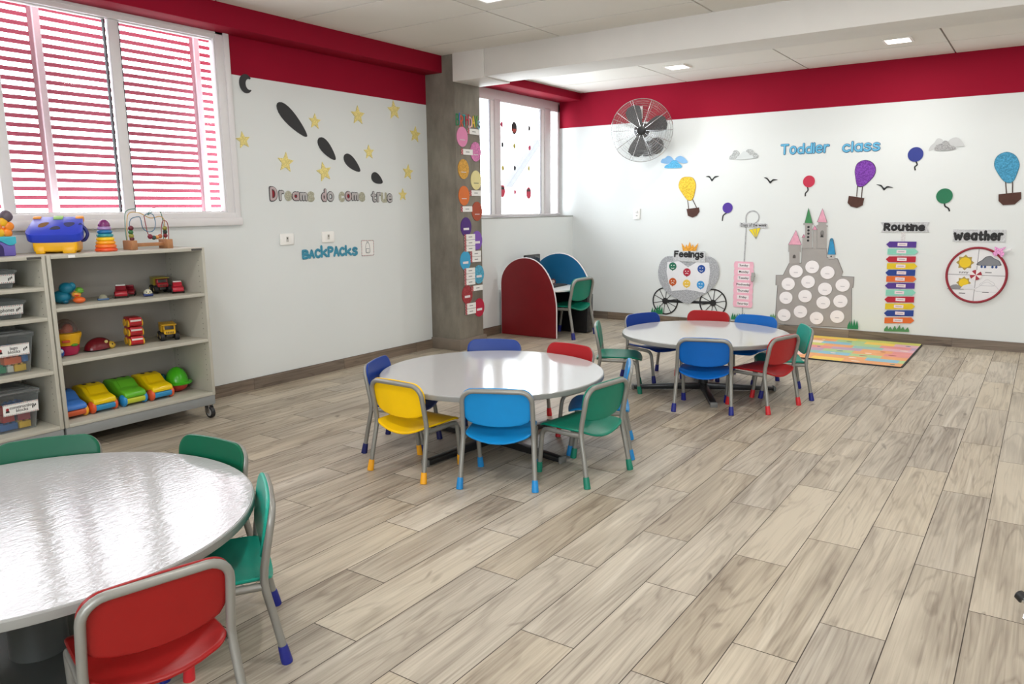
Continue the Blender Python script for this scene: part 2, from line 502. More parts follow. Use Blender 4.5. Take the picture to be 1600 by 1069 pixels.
P = {
  'heart': [(-3.599,0.773),(-3.639,0.812),(-3.679,0.833),(-3.773,0.852),(-3.869,0.85),(-3.939,0.803),(-3.978,0.712),(-3.983,0.606),(-3.957,0.516),(-3.906,0.443),(-3.824,0.372),(-3.711,0.318),(-3.583,0.269),(-3.477,0.332),(-3.372,0.404),(-3.284,0.474),(-3.227,0.55),(-3.198,0.638),(-3.204,0.738),(-3.237,0.809),(-3.298,0.853),(-3.38,0.863),(-3.463,0.853),(-3.539,0.822)],
  'panel': [(-3.863,0.778),(-3.709,0.795),(-3.59,0.722),(-3.477,0.79),(-3.325,0.785),(-3.309,0.677),(-3.324,0.545),(-3.36,0.415),(-3.465,0.433),(-3.597,0.447),(-3.698,0.431),(-3.796,0.418),(-3.844,0.536),(-3.871,0.655)],
  'faces': [(-3.79,0.728),(-3.603,0.661),(-3.419,0.708),(-3.785,0.535),(-3.602,0.521),(-3.422,0.514)],
  'wheels': [(-3.883,0.288),(-3.263,0.3)],
  'crown': [(-3.662,0.917),(-3.684,1.019),(-3.633,0.961),(-3.622,1.002),(-3.6,0.971),(-3.578,1.035),(-3.553,0.972),(-3.534,1.004),(-3.52,0.964),(-3.466,1.023),(-3.496,0.921)],
  'fsign': [(-3.782,0.921),(-3.374,0.923),(-3.376,0.787),(-3.784,0.797)],
  'ftext': [(-3.775,0.899),(-3.393,0.888),(-3.394,0.814),(-3.777,0.83)],
  'grass1': [(-4.07,0.109),(-3.911,0.12),(-3.994,0.232)],
  'post': [(-2.898,0.186),(-2.903,0.812),(-2.895,1.196),(-2.903,1.306)],
  'curl': [(-2.827,1.323),(-2.904,1.323)],
  'dsign': [(-2.972,1.269),(-2.647,1.252),(-2.649,1.203),(-2.974,1.222)],
  'lamp': [(-2.863,1.185),(-2.727,1.208),(-2.774,1.079)],
  'days': [(-2.904,0.767),(-2.901,0.692),(-2.901,0.619),(-2.902,0.542),(-2.9,0.468),(-2.9,0.392),(-2.899,0.315)],
  'dayw': [(-3.017,0.614),(-2.782,0.618)],
  'clip': [(-2.789,0.633)],
  'grass2': [(-3.029,0.116),(-2.795,0.126),(-2.916,0.199)],
  'grass3': [(-2.575,0.162),(-2.504,0.162),(-2.541,0.225)],
  'castle': [(-2.509,0.112),(-2.509,0.245),(-2.502,0.553),(-2.524,0.552),(-2.526,0.668),(-2.446,0.672),(-2.385,0.81),(-2.249,0.815),(-2.253,0.984),(-1.99,0.989),(-1.981,0.886),(-1.869,0.875),(-1.806,0.732),(-1.818,0.683),(-1.689,0.682),(-1.691,0.565),(-1.707,0.561),(-1.679,0.12),(-2.391,0.099)],
  'c_tl': [(-2.382,0.803),(-2.389,0.939),(-2.399,0.939),(-2.403,1.017),(-2.269,1.019),(-2.264,0.942),(-2.277,0.941),(-2.27,0.807)],
  'c_tl_r': [(-2.328,1.183),(-2.403,1.019),(-2.26,1.019)],
  'c_tg': [(-2.219,0.981),(-2.233,1.243),(-2.252,1.243),(-2.253,1.261),(-2.146,1.262),(-2.145,1.244),(-2.159,1.244),(-2.144,0.982)],
  'c_tg_r': [(-2.205,1.43),(-2.237,1.263),(-2.153,1.26)],
  'c_tr': [(-2.089,0.983),(-2.103,1.223),(-2.111,1.223),(-2.112,1.241),(-2.092,1.241),(-2.093,1.274),(-2.014,1.274),(-2.012,1.241),(-1.992,1.237),(-1.991,1.22),(-2.003,1.219),(-1.989,0.985)],
  'c_tr_r': [(-2.057,1.422),(-2.105,1.274),(-1.999,1.269)],
  'c_ta': [(-2.133,0.982),(-2.145,1.188),(-2.105,1.189),(-2.093,0.983)],
  'c_ta_r': [(-2.13,1.237),(-2.15,1.188),(-2.099,1.189)],
  'c_tb': [(-2.249,0.98),(-2.255,1.104),(-2.225,1.104),(-2.219,0.981)],
  'c_tb_r': [(-2.242,1.139),(-2.261,1.102),(-2.221,1.103)],
  'c_tc': [(-1.964,0.872),(-1.967,0.921),(-1.904,0.922),(-1.901,0.871)],
  'c_tc_r': [(-1.959,1.08),(-1.924,1.08),(-1.891,0.921),(-1.976,0.919)],
  'c_ball': [(-1.942,1.08)],
  'c_gw': [(-2.195,1.219),(-2.193,1.182),(-2.192,1.146),(-2.192,1.107),(-2.191,1.069)],
  'c_rw': [(-2.046,1.141)],
  'c_lw_': [(-2.332,0.888)],
  'c_bw_': [(-1.937,0.899)],
  'c_discs': [(-2.304,0.72),(-2.131,0.776),(-1.965,0.719),(-2.383,0.573),(-2.166,0.608),(-1.981,0.536),(-1.799,0.587),(-2.4,0.413),(-2.19,0.444),(-1.99,0.383),(-1.811,0.409),(-2.411,0.212),(-2.231,0.264),(-2.052,0.202),(-1.835,0.235)],
  'grass4': [(-1.721,0.108),(-1.611,0.111),(-1.661,0.226)],
  'rban': [(-1.462,1.273),(-1.0,1.274),(-1.024,1.227),(-0.998,1.171),(-1.453,1.167),(-1.429,1.219)],
  'rtext': [(-1.43,1.263),(-1.038,1.264),(-1.032,1.187),(-1.425,1.184)],
  'rpost': [(-1.26,1.169),(-1.218,1.17),(-1.195,0.159),(-1.229,0.156)],
  'arrows': [(-1.392,1.041),(-1.108,1.043),(-1.375,0.965),(-1.086,0.969),(-1.386,0.884),(-1.102,0.89),(-1.37,0.811),(-1.082,0.818),(-1.381,0.741),(-1.097,0.75),(-1.367,0.674),(-1.08,0.684),(-1.376,0.603),(-1.092,0.614),(-1.363,0.529),(-1.077,0.542),(-1.371,0.455),(-1.087,0.469),(-1.359,0.38),(-1.073,0.395),(-1.366,0.307),(-1.082,0.324),(-1.355,0.228),(-1.07,0.247)],
  'grass5': [(-1.351,0.111),(-1.109,0.123),(-1.238,0.194)],
  'wban': [(-0.785,1.201),(-0.332,1.202),(-0.33,1.082),(-0.781,1.078)],
  'wtext': [(-0.779,1.187),(-0.349,1.19),(-0.344,1.102),(-0.772,1.093)],
  'wheel': [(-0.544,0.751),(-0.819,0.74),(-0.279,0.761),(-0.566,1.033),(-0.52,0.464)],
  'wparts': [(-0.654,0.872),(-0.446,0.888),(-0.663,0.649),(-0.445,0.647),(-0.551,0.749),(-0.377,0.987),(-0.309,1.012),(-0.687,0.613)],
  'toddler': [(-2.547,2.143),(-2.019,2.128),(-2.013,2.019),(-2.507,2.026)],
  'class': [(-1.896,2.127),(-1.515,2.118),(-1.511,2.01),(-1.883,2.017)],
  'mball': [(-1.181,1.96),(-2.218,1.718),(-0.889,1.536)],
  'mstr1': [(-1.177,1.9),(-1.159,1.857),(-1.179,1.835),(-1.172,1.8)],
  'mstr2': [(-2.231,1.659),(-2.224,1.621),(-2.248,1.591),(-2.249,1.557)],
  'mstr3': [(-0.882,1.474),(-0.877,1.437),(-0.845,1.413),(-0.832,1.382)],
  'hab1': [(-1.655,1.926),(-1.581,1.895),(-1.545,1.829),(-1.557,1.756),(-1.614,1.686),(-1.665,1.647),(-1.717,1.656),(-1.741,1.742),(-1.752,1.824),(-1.729,1.896)],
  'bas1': [(-1.795,1.554),(-1.639,1.527),(-1.649,1.453),(-1.705,1.424),(-1.769,1.441),(-1.803,1.48)],
  'rop1': [(-1.715,1.656),(-1.716,1.544),(-1.665,1.647),(-1.668,1.53)],
  'hab2': [(-0.391,1.947),(-0.318,1.911),(-0.279,1.837),(-0.281,1.771),(-0.316,1.661),(-0.386,1.663),(-0.459,1.762),(-0.487,1.838),(-0.465,1.914)],
  'bas2': [(-0.425,1.545),(-0.242,1.563),(-0.236,1.497),(-0.284,1.445),(-0.38,1.439),(-0.42,1.48)],
  'rop2': [(-0.377,1.663),(-0.36,1.551),(-0.32,1.661),(-0.311,1.557)],
  'birdD': [(-1.529,1.668),(-1.483,1.657),(-1.453,1.624),(-1.422,1.644),(-1.366,1.631)],
  'cl3a': [(-1.063,1.988),(-1.052,2.034),(-1.02,2.067),(-0.995,2.107),(-0.953,2.098),(-0.936,2.063),(-0.94,2.028),(-1.008,2.005)],
  'cl3b': [(-0.901,2.053),(-0.884,2.09),(-0.838,2.11),(-0.796,2.092),(-0.758,2.038),(-0.756,2.018),(-0.817,2.021),(-0.885,2.025)],
  'cl3c': [(-1.01,1.995),(-0.997,2.043),(-0.956,2.056),(-0.931,2.082),(-0.896,2.071),(-0.873,2.036),(-0.837,2.022),(-0.829,1.996),(-0.91,1.985)],
  'cl1a': [(-3.981,1.992),(-3.972,2.034),(-3.934,2.045),(-3.9,2.07),(-3.857,2.061),(-3.822,2.025),(-3.816,2.001),(-3.88,1.977)],
  'cl1b': [(-3.796,2.023),(-3.771,2.054),(-3.729,2.063),(-3.686,2.042),(-3.647,2.004),(-3.642,1.978),(-3.71,1.976)],
  'cl1c': [(-3.922,1.926),(-3.915,1.962),(-3.872,1.976),(-3.838,2.01),(-3.787,2.015),(-3.752,1.982),(-3.717,1.95),(-3.725,1.923)],
  'cl2a': [(-3.124,1.997),(-3.122,2.032),(-3.095,2.053),(-3.081,2.089),(-3.042,2.095),(-3.01,2.064),(-3.017,2.034),(-3.046,1.998)],
  'cl2b': [(-2.934,2.075),(-2.912,2.1),(-2.866,2.093),(-2.834,2.058),(-2.8,2.039),(-2.794,2.002),(-2.847,1.997),(-2.909,2.029)],
  'cl2c': [(-3.033,1.99),(-3.032,2.02),(-2.994,2.048),(-2.96,2.079),(-2.918,2.066),(-2.886,2.035),(-2.855,2.027),(-2.862,1.994)],
  'birdA': [(-3.405,1.81),(-3.36,1.808),(-3.328,1.771),(-3.295,1.803),(-3.244,1.809)],
  'birdB': [(-2.716,1.778),(-2.678,1.766),(-2.642,1.727),(-2.611,1.75),(-2.559,1.747)],
  'hab0': [(-3.646,1.814),(-3.57,1.8),(-3.528,1.733),(-3.529,1.655),(-3.562,1.543),(-3.625,1.534),(-3.699,1.619),(-3.744,1.691),(-3.737,1.762),(-3.701,1.804)],
  'bas0': [(-3.634,1.429),(-3.479,1.446),(-3.47,1.396),(-3.502,1.349),(-3.555,1.325),(-3.615,1.349)],
  'rop0': [(-3.625,1.534),(-3.609,1.432),(-3.562,1.543),(-3.505,1.438)],
  'mball0': [(-3.126,1.438)],
  'mstr0': [(-3.129,1.383),(-3.171,1.355),(-3.181,1.324),(-3.184,1.286)],
  'sock': [(-4.296,1.371)],
  'fplug': [(-4.287,2.611)],
  'moon': [(3.954,2.44)],
  'stars': [(3.894,2.005),(4.296,1.852),(4.709,1.787),(4.633,2.21),(5.144,2.307),(5.625,2.397),(5.918,2.192),(5.267,1.986),(5.795,1.821),(5.708,1.599)],
  'shapes': [(4.392,2.2),(4.756,1.985),(5.049,1.875),(5.36,1.746)],
  'dreams': [('D',4.11,1.53,4.195,1.656),('r',4.203,1.534,4.264,1.627),('e',4.264,1.535,4.342,1.62),('a',4.338,1.534,4.421,1.617),('m',4.418,1.533,4.509,1.613),('s',4.503,1.527,4.586,1.618),('d',4.659,1.527,4.725,1.646),('o',4.724,1.529,4.812,1.622),('c',4.866,1.526,4.938,1.622),('o',4.938,1.534,5.025,1.627),('m',5.019,1.536,5.113,1.62),('e',5.111,1.53,5.194,1.621),('t',5.268,1.524,5.342,1.631),('r',5.344,1.524,5.412,1.624),('u',5.4,1.522,5.484,1.621),('e',5.481,1.52,5.562,1.613)],
  'backpacks': [('B',4.412,1.036,4.496,1.122),('A',4.485,1.037,4.555,1.12),('C',4.551,1.037,4.625,1.125),('k',4.621,1.04,4.703,1.152),('P',4.701,1.039,4.775,1.14),('A',4.768,1.039,4.843,1.137),('C',4.839,1.039,4.912,1.127),('k',4.91,1.039,4.995,1.142),('s',4.994,1.034,5.071,1.12)],
  'bcard': [(5.113,1.025),(5.281,1.024),(5.284,1.173),(5.117,1.178)],
  'plates': [(4.184,1.171),(4.329,1.169),(4.331,1.265),(4.185,1.265),(4.64,1.173),(4.782,1.173),(4.787,1.269),(4.639,1.271)],
  'bd_disc': [(6.203,2.168),(6.42,2.033),(6.212,1.852),(6.418,1.747),(6.213,1.588),(6.426,1.43),(6.236,1.273),(6.417,1.13),(6.215,0.93),(6.439,0.772),(6.234,0.576),(6.436,0.42)],
  'bd_tag': [(6.382,2.23),(6.271,2.023),(6.397,1.616),(6.246,1.454),(6.289,1.11),(6.384,0.964),(6.278,0.763),(6.399,0.632),(6.281,0.426)],
  'bd_text': [(6.11,2.259),(6.511,2.295),(6.513,2.392),(6.113,2.353)],
  'stick': [(7.668,2.444),(7.928,2.423),(8.26,2.444),(7.677,2.21),(7.927,2.208),(8.266,2.209),(7.679,1.936),(7.931,1.949),(8.248,1.952),(7.663,1.664),(7.932,1.656),(8.239,1.647)],
  'diag': [(9.925,1.786),(10.845,2.511)],
  'fanpx': [(-4.098,2.334)],
}
# ---------------------------------------------------------------- the room
XR, YR = 3.2, -2.5
ZC, ZC2, ZBAND, ZSK = 2.945, 2.918, 2.495, 0.096

# floor: real plank layout, one quad per tile with dark joints
def plank_sheet(name, quads, mat, backing, kind=None):
    """quads: list of (corner 4-tuple, uv extents, plank id)"""
    me = bpy.data.meshes.new(name)
    vs, fs, uvs, pid = [], [], [], []
    for q, (du, dv), p in quads:
        k = len(vs); vs += q; fs.append((k, k + 1, k + 2, k + 3))
        ou, ov = random.random() * 7, random.random() * 7
        uvs += [(ou, ov), (ou + du, ov), (ou + du, ov + dv), (ou, ov + dv)]
        pid.append(p)
    nq = len(fs)
    k = len(vs); vs += backing[0]; fs += [tuple(i + k for i in f) for f in backing[1]]
    me.from_pydata(vs, [], fs)
    ul = me.uv_layers.new(name='UVMap')
    for i, c in enumerate(uvs): ul.data[i].uv = c
    at = me.attributes.new('plank', 'FLOAT', 'FACE')
    for i in range(len(fs)): at.data[i].value = pid[i] if i < nq else 0.5
    me.materials.append(mat); me.materials.append(M('#473f37', 0.8))
    for i, pg in enumerate(me.polygons): pg.material_index = 0 if i < nq else 1
    o = bare(name, me)
    o['kind'] = 'structure'
    return o
PW, PL, G = 0.2128, 0.9955, 0.0017
OFF = {-1: 0.05, 0: 0.352, 1: 0.665, 2: 0.37, 3: 0.035, 4: 0.60, 5: 0.04, 6: 0.60, 7: 0.33, 8: 0.66, 9: 0.02}
quads = []
for k in range(-17, 26):
    x1 = -0.1118 - PW * k; x0 = x1 - PW
    a, b = max(x0, XL - 0.18), min(x1, XR)
    if b - a < 0.01: continue
    off = OFF.get(k, (k * 0.34 + 0.1 * math.sin(k * 5.1)) % 1 * PL)
    y = off - 4 * PL
    while y < YB:
        c, d = max(y, YR), min(y + PL, YB)
        if d - c > 0.01:
            quads.append(([(a + G, c + G, 0), (b - G, c + G, 0), (b - G, d - G, 0), (a + G, d - G, 0)], (b - a, d - c), random.random()))
        y += PL
bk = ([(XL - 0.2, YR, -0.0015), (XR, YR, -0.0015), (XR, YB, -0.0015), (XL - 0.2, YB, -0.0015), (XL - 0.2, YR, -0.15), (XR, YR, -0.15), (XR, YB, -0.15), (XL - 0.2, YB, -0.15)],
      [(0, 1, 2, 3), (7, 6, 5, 4), (0, 4, 5, 1), (1, 5, 6, 2), (2, 6, 7, 3), (3, 7, 4, 0)])
plank_sheet('floor', quads, FLOOR, bk)

def skirting(name, p0, p1, nrm, z1=ZSK, start=0.3):
    """run of tile skirting from p0 to p1 standing 12 mm off the wall along nrm"""
    p0, p1, nrm = Vector((*p0, 0)), Vector((*p1, 0)), Vector((*nrm, 0))
    t = (p1 - p0); Ln = t.length; t.normalize()
    T = 0.012
    qs, y = [], start - PL
    while y < Ln:
        a, b = max(0, y), min(Ln, y + PL)
        if b - a > 0.004:
            A, B = p0 + t * (a + 0.001) + nrm * T, p0 + t * (b - 0.001) + nrm * T
            Z = Vector((0, 0, z1)); p = random.random()
            qs.append(([A[:], B[:], (B + Z)[:], (A + Z)[:]], (0.1, b - a), p))
        y += PL
    # swap so the grain runs along the skirting
    qs = [([q[0][1], q[0][2], q[0][3], q[0][0]], q[1], q[2]) for q in qs]
    A, B = p0, p1; C, D = p1 + nrm * (T - 0.0008), p0 + nrm * (T - 0.0008); Z = Vector((0, 0, z1 - 0.0004))
    bv = [x[:] for x in (A, B, C, D, A + Z, B + Z, C + Z, D + Z)]
    plank_sheet(name, qs, SKIRT, (bv, [(0, 1, 2, 3), (4, 5, 6, 7), (0, 1, 5, 4), (1, 2, 6, 5), (2, 3, 7, 6), (3, 0, 4, 7)]))
skirting('baseboard_left', (XL, YR), (XL, 6.09), (1, 0), start=0.36)
skirting('baseboard_back', (-5.24, YB), (XR, YB), (0, -1), start=0.55)
skirting('baseboard_alcove', (-5.235, 6.5), (-5.235, YB), (1, 0))
skirting('baseboard_right', (XR, YB), (XR, YR), (-1, 0))

# walls: white below the red band
def wall(name, boxes):
    mb = MB()
    for x0, x1, y0, y1, z0, z1, mi in boxes: mb.box(x0, x1, y0, y1, z0, z1, mi)
    return struct(name, mb, [WHITE, RED])
X0, XA = XL - 0.08, XL - 0.19
W1 = (-0.15, 3.735, 1.425, 2.80)      # window_1 opening y0 y1 z0 z1
wall('wall_left', [(X0, XL, YR, W1[0], 0, ZBAND, 0), (X0, XL, YR, W1[0], ZBAND, 3.1, 1), (X0, XL, W1[0], W1[1], 0, W1[2], 0), (X0, XL, W1[0], W1[1], W1[3], 3.1, 1),
                   (X0, XL, W1[1], 6.3, 0, ZBAND, 0), (X0, XL, W1[1], 6.3, ZBAND, 3.1, 1)])
wall('wall_back', [(XA - 0.1, XR + 0.2, YB, YB + 0.2, 0, ZBAND, 0), (X0 - 0.1, XR + 0.2, YB, YB + 0.2, ZBAND, 3.1, 1)])
wall('wall_alcove', [(XA, -5.235, 6.4, YB, 0, 1.343, 0)])
wall('wall_rear', [(XL, -1.2, YR - 0.2, YR, 0, ZBAND, 0), (XL, -1.2, YR - 0.2, YR, ZBAND, 3.1, 1), (-1.2, 3.0, YR - 0.2, YR, 0, 0.7, 0), (-1.2, 3.0, YR - 0.2, YR, 2.7, 3.1, 1), (3.0, XR + 0.2, YR - 0.2, YR, 0, 3.1, 0)])
wall('wall_right', [(XR, XR + 0.2, YR, YB, 0, ZBAND, 0), (XR, XR + 0.2, YR, YB, ZBAND, 3.1, 1)])
struct('trim_1', MB().rbox(-5.455, -5.23, 6.5, YB - 0.002, 1.3435, 1.357, 0.004), M('#8d8d88', 0.5))       # coping on the low wall

# ceilings: square-edged panels with narrow joints
def ceiling(name, x0, x1, y0, y1, z, xs, ys):
    mb = MB()
    X = [x0] + [x for x in sorted(xs) if x0 < x < x1] + [x1]
    Y = [y0] + [y for y in sorted(ys) if y0 < y < y1] + [y1]
    g = 0.008
    for i in range(len(X) - 1):
        for j in range(len(Y) - 1):
            mb.box(X[i] + g, X[i + 1] - g, Y[j] + g, Y[j + 1] - g, z, z + 0.012, 0)
    mb.box(x0, x1, y0, y1, z + 0.012, z + 0.15, 1)
    return struct(name, mb, [CEIL, M('#8f867f', 0.9)])
GX = [-3.685 + 1.394 * k for k in range(-2, 7)]
ceiling('ceiling', -5.3, XR, YR, 6.3, ZC, GX, [4.285 + 0.704 * k for k in range(-10, 4)])
ceiling('ceiling_far_bay', -5.46, XR, 6.3, YB, ZC2, GX, [6.9, 7.602, 8.305])

# beams and the concrete column
struct('trim_2', MB().rbox(-5.28, -5.06, YR, 6.11, 2.783, ZC + 0.02, 0.004), RED)                            # red bulkhead
struct('trim_3', MB().rbox(-5.47, -5.118, 6.45, YB - 0.001, 2.826, ZC2 + 0.02, 0.004), RED)                       # red bulkhead beyond the beam
bm_ = MB().rbox(-4.905, -4.525, 6.075, 6.51, 2.682, ZC + 0.02, 0.004).rbox(-4.523, XR, 6.082, 6.5, 2.695, ZC + 0.02, 0.006).box(-5.2, -4.9, 6.512, 6.52, 2.69, 2.94)
struct('trim_4', bm_, M('#dedbd6', 0.7, var=0.015))
col = MB().rbox(-5.475, XC, 6.10, 6.51, 0, ZC + 0.05, 0.006)
struct('trim_5', col, CONCRETE)
cb = MB().rbox(-5.47, XC + 0.014, 6.084, 6.55, 0.0, 0.118, 0.003)
struct('trim_6', cb, M('#7d7266', 0.5, var=0.12, scale=7))

# window_1: white aluminium sliding window with a casing and sill
win = bpy.data.objects.new('window_1', None); COL.objects.link(win); win.location = (XL, 1.8, 1.34); win['kind'] = 'structure'
fr = MB()
fr.rbox(XL - 0.001, XL + 0.022, W1[0] - 0.07, 3.815, 2.785, 2.852, 0.006)
fr.rbox(XL - 0.001, XL + 0.022, 3.765, 3.815, 1.40, 2.80, 0.006)
fr.rbox(XL - 0.03, XL + 0.012, 3.70, 3.77, 1.44, 2.79, 0.004)
fr.rbox(XL - 0.03, XL + 0.012, W1[0] - 0.07, 3.77, 2.765, 2.79, 0.004)
fr.rbox(XL - 0.055, XL + 0.006, W1[0], 3.775, 2.735, 2.80, 0.003).rbox(XL - 0.055, XL, W1[0], W1[1], 1.425, 1.452, 0.003).rbox(XL - 0.055, XL + 0.002, 3.69, 3.775, 1.43, 2.8, 0.003)
obj('window_frame', fr, FRAMEW, win, True)
sl = MB().rbox(XL - 0.001, XL + 0.035, W1[0] - 0.1, 3.822, 1.345, 1.408, 0.01).rbox(XL - 0.001, XL + 0.02, W1[0] - 0.1, 3.815, 1.40, 1.446, 0.006)
obj('window_sill', sl, FRAMEW, win, True)
XG = XL - 0.045
yy = 3.69
for k in range(5):
    a, b = yy - (0.71 if k == 0 else 0.675), yy
    s_ = MB()
    s_.rbox(XG - 0.02, XG + 0.02, a - 0.07, a, 1.452, 2.735, 0.004)
    s_.rbox(XG - 0.02, XG + 0.02, a, b, 1.445, 1.458, 0.003).rbox(XG - 0.02, XG + 0.02, a, b, 2.728, 2.74, 0.003)
    obj('window_stile', s_, FRAMEW, win, True)
    gk = MB().box(XG - 0.012, XG + 0.014, a - 0.001, a + 0.008, 1.455, 2.735) if k % 2 == 0 else MB().box(XG - 0.012, XG + 0.014, b - 0.008, b + 0.001, 1.455, 2.735)
    obj('gasket', gk, M('#35343a', 0.6), win, True)
    obj('pane', MB().box(XG - 0.003, XG + 0.003, a, b, 1.452, 2.735), GLASS, win, True)
    yy = a - 0.07 - (0.02 if k % 2 == 0 else 0.0)

# red louvre screen outside window_1
t = thing('louvre_screen', 'red slatted sun screen outside the large left window', 'sun screen', (-5.60, 1.8, 1.1))
for y0_, y1_ in ((-1.2, 1.37), (1.434, 2.535), (2.612, 3.700), (3.778, 4.9)):
    sb = MB()
    z = 1.266
    while z < 3.2:
        sb.box(-5.606, -5.594, y0_, y1_, z - 0.0138, z + 0.0138)
        z += 0.0585
    obj('slat_panel', sb, M('#a04458', 0.5, var=0.03), t, True)['kind'] = 'stuff'
for y in (1.41, 2.588, 3.755):
    obj('post', MB().rbox(-5.63, -5.585, y - 0.022, y + 0.022, 1.1, 3.3, 0.004), M('#c4b0b4', 0.5), t, True)
    for dy in (-0.036,): obj('edge_angle', MB().box(-5.612, -5.607, y + dy - 0.013, y + dy + 0.013, 1.1, 3.3), M('#b08a92', 0.5), t, True)

# window_2 above the low wall
win = bpy.data.objects.new('window_2', None); COL.objects.link(win); win.location = (-5.46, 7.7, 1.357); win['kind'] = 'structure'
XW = -5.46
fr = MB().rbox(XW - 0.03, XW + 0.02, 6.5, YB, 2.70, 2.826, 0.005).rbox(XW - 0.03, XW + 0.03, 6.5, YB, 1.357, 1.39, 0.005).rbox(XW - 0.03, XW + 0.02, 8.925, YB, 1.36, 2.8, 0.005)
obj('window_frame', fr, M('#d8d2d4', 0.35, var=0.01), win, True)
obj('mullion', MB().rbox(XW - 0.03, XW + 0.028, 7.50, 7.615, 1.38, 2.72, 0.005), M('#d8d2d4', 0.35, var=0.01), win, True)
obj('mullion', MB().rbox(XW - 0.03, XW + 0.028, 8.60, 8.735, 1.38, 2.72, 0.005), M('#d8d2d4', 0.35, var=0.01), win, True)
for a, b in ((6.52, 7.50), (7.615, 8.60), (8.735, 8.925)):
    s_ = MB()
    if b - a > 0.5:
        s_.rbox(XW - 0.012, XW + 0.012, b - 0.07, b, 1.39, 2.70, 0.003).rbox(XW - 0.012, XW + 0.012, a, a + 0.02, 1.39, 2.70, 0.003)
        obj('window_stile', s_, M('#f4f4f4', 0.35, var=0.01), win, True)
        obj('gasket', MB().box(XW - 0.01, XW + 0.013, b - 0.083, b - 0.070, 1.39, 2.70), M('#8b888c', 0.6), win, True)
    obj('pane', MB().box(XW - 0.003, XW + 0.003, a, b, 1.39, 2.70), GLASS, win, True)
# grey brace seen through window_2
struct('diagonal_brace', MB().prism([(9.875, 1.786), (10.045, 1.786), (10.965, 2.561), (10.795, 2.561)], lambda u, v, d: (-7.0 + d, u, v), -0.05, 0.05, 0, 0.01), M('#4a4b4d', 0.6))

# window_3_added in the rear wall, unseen; added to light the back wall
win = bpy.data.objects.new('window_3_added', None); COL.objects.link(win); win.location = (0.9, YR, 0.7); win['kind'] = 'structure'
fr = MB().rbox(-1.2, 3.0, YR - 0.1, YR, 0.7, 0.76, 0.005).rbox(-1.2, 3.0, YR - 0.1, YR, 2.64, 2.70, 0.005)
for k in range(5): fr.rbox(-1.2 + k * 1.035, -1.14 + k * 1.035, YR - 0.1, YR, 0.7, 2.7, 0.005)
obj('window_frame', fr, FRAMEW, win, True)
obj('pane', MB().box(-1.2, 3.0, YR - 0.055, YR - 0.05, 0.75, 2.65), GLASS, win, True)

# LED downlights
DIFF = emit('#fff8ee', 9.0)
LABL = {(-3.37, 7.95): 'square white ceiling light, lit, nearest the small window', (-1.26, 7.95): 'square white ceiling light, lit, over the routine arrows', (-3.40, 4.66): 'square lit ceiling light at the top edge, before the white beam'}
for lx, ly in [(-3.37, 7.95), (-1.26, 7.95), (0.85, 7.95), (-3.40, 4.66), (-1.3, 4.66), (0.8, 4.66), (-3.4, 1.6), (-1.3, 1.6), (0.8, 1.6), (-3.4, -1.2), (0.0, -1.2)]:
    z = ZC2 if ly > 6.3 else ZC
    lab = LABL.get((lx, ly), 'square white ceiling light behind the camera side of the room')
    t = thing('ceiling_light', lab, 'ceiling light', (lx, ly, z - 0.012), 0, 'recessed square ceiling lights')
    f_ = MB()
    for a, b, c, d in ((-0.12, 0.12, -0.12, -0.098), (-0.12, 0.12, 0.098, 0.12), (-0.12, -0.098, -0.098, 0.098), (0.098, 0.12, -0.098, 0.098)): f_.box(a, b, c, d, 0, 0.012)
    obj('trim_ring', f_, M('#f2f0ec', 0.4), t)
    obj('diffuser', MB().box(-0.098, 0.098, -0.098, 0.098, 0.003, 0.011), DIFF, t)
    area_light('lamp', (0, 0, -0.006), (0, 0, 0), 0.19, 0.19, 17, (1, 0.99, 0.97), parent=t)
# ---------------------------------------------------------------- tables
def arm_mb(L, h0=0.062, h1=0.034, wd=0.025):
    mb = MB()
    prof = [(0.02, 0.012), (L, 0.006), (L, h1), (0.02, h0)]
    return mb.prism(prof, lambda u, v, d: (u, d, v), -wd, wd, 0, 0.006, True)
def table(label, c, r, rot, drum):
    H = 0.47
    t = thing('round_table', label, 'table', (*c, 0), rot, 'low round classroom tables')
    obj('tabletop', MB().lathe([(0, H - 0.026), (r - 0.006, H - 0.026), (r - 0.0065, H - 0.0008), (r - 0.0075, H), (r - 0.012, H), (r - 0.03, H), (0.1, H), (0, H)], 96), LAM_ROUGH if drum else LAM, t)
    obj('edge_band', MB().lathe([(r - 0.012, H - 0.03), (r - 0.002, H - 0.03), (r, H - 0.026), (r, H - 0.005), (r - 0.003, H - 0.0012), (r - 0.0065, H - 0.0012)], 96), M('#8f8f8b', 0.35), t, label='grey edge band')
    if drum:
        obj('pedestal', MB().lathe([(0.088, 0.012), (0.088, 0.40), (0.10, 0.425), (0.10, 0.443)], 40), M('#5f6260', 0.35, metal=0.2), t)
        obj('base_plate', MB().lathe([(0.0, 0.0), (0.30, 0.0), (0.30, 0.006), (0.12, 0.014), (0.0, 0.016)], 48), M('#5f6260', 0.35, metal=0.2), t)
    else:
        obj('pedestal', MB().lathe([(0.038, 0.03), (0.038, 0.42), (0.11, 0.43), (0.11, 0.443)], 28), BLACK, t)
        for k in range(4):
            T = Matrix.Rotation(k * PI / 2, 4, 'Z')
            a = arm_mb(0.55); a.v = [tuple(T @ Vector(p)) for p in a.v]
            f = obj('foot', a, M('#1c1c1d', 0.35), t)
            cp = MB().prism([(0.548, 0.0), (0.566, 0.0), (0.568, 0.030), (0.560, 0.040), (0.548, 0.040)], lambda u, v, d: T @ Vector((u, d, v)), -0.027, 0.027, 0, 0.004, True)
            obj('end_cap', cp, M('#6a6a67', 0.5), f, label='grey end cap')
    return t
table('round white table nearest the camera, thick drum pedestal, glossy scratched top', (-2.65, 1.018), 0.713, 0, True)
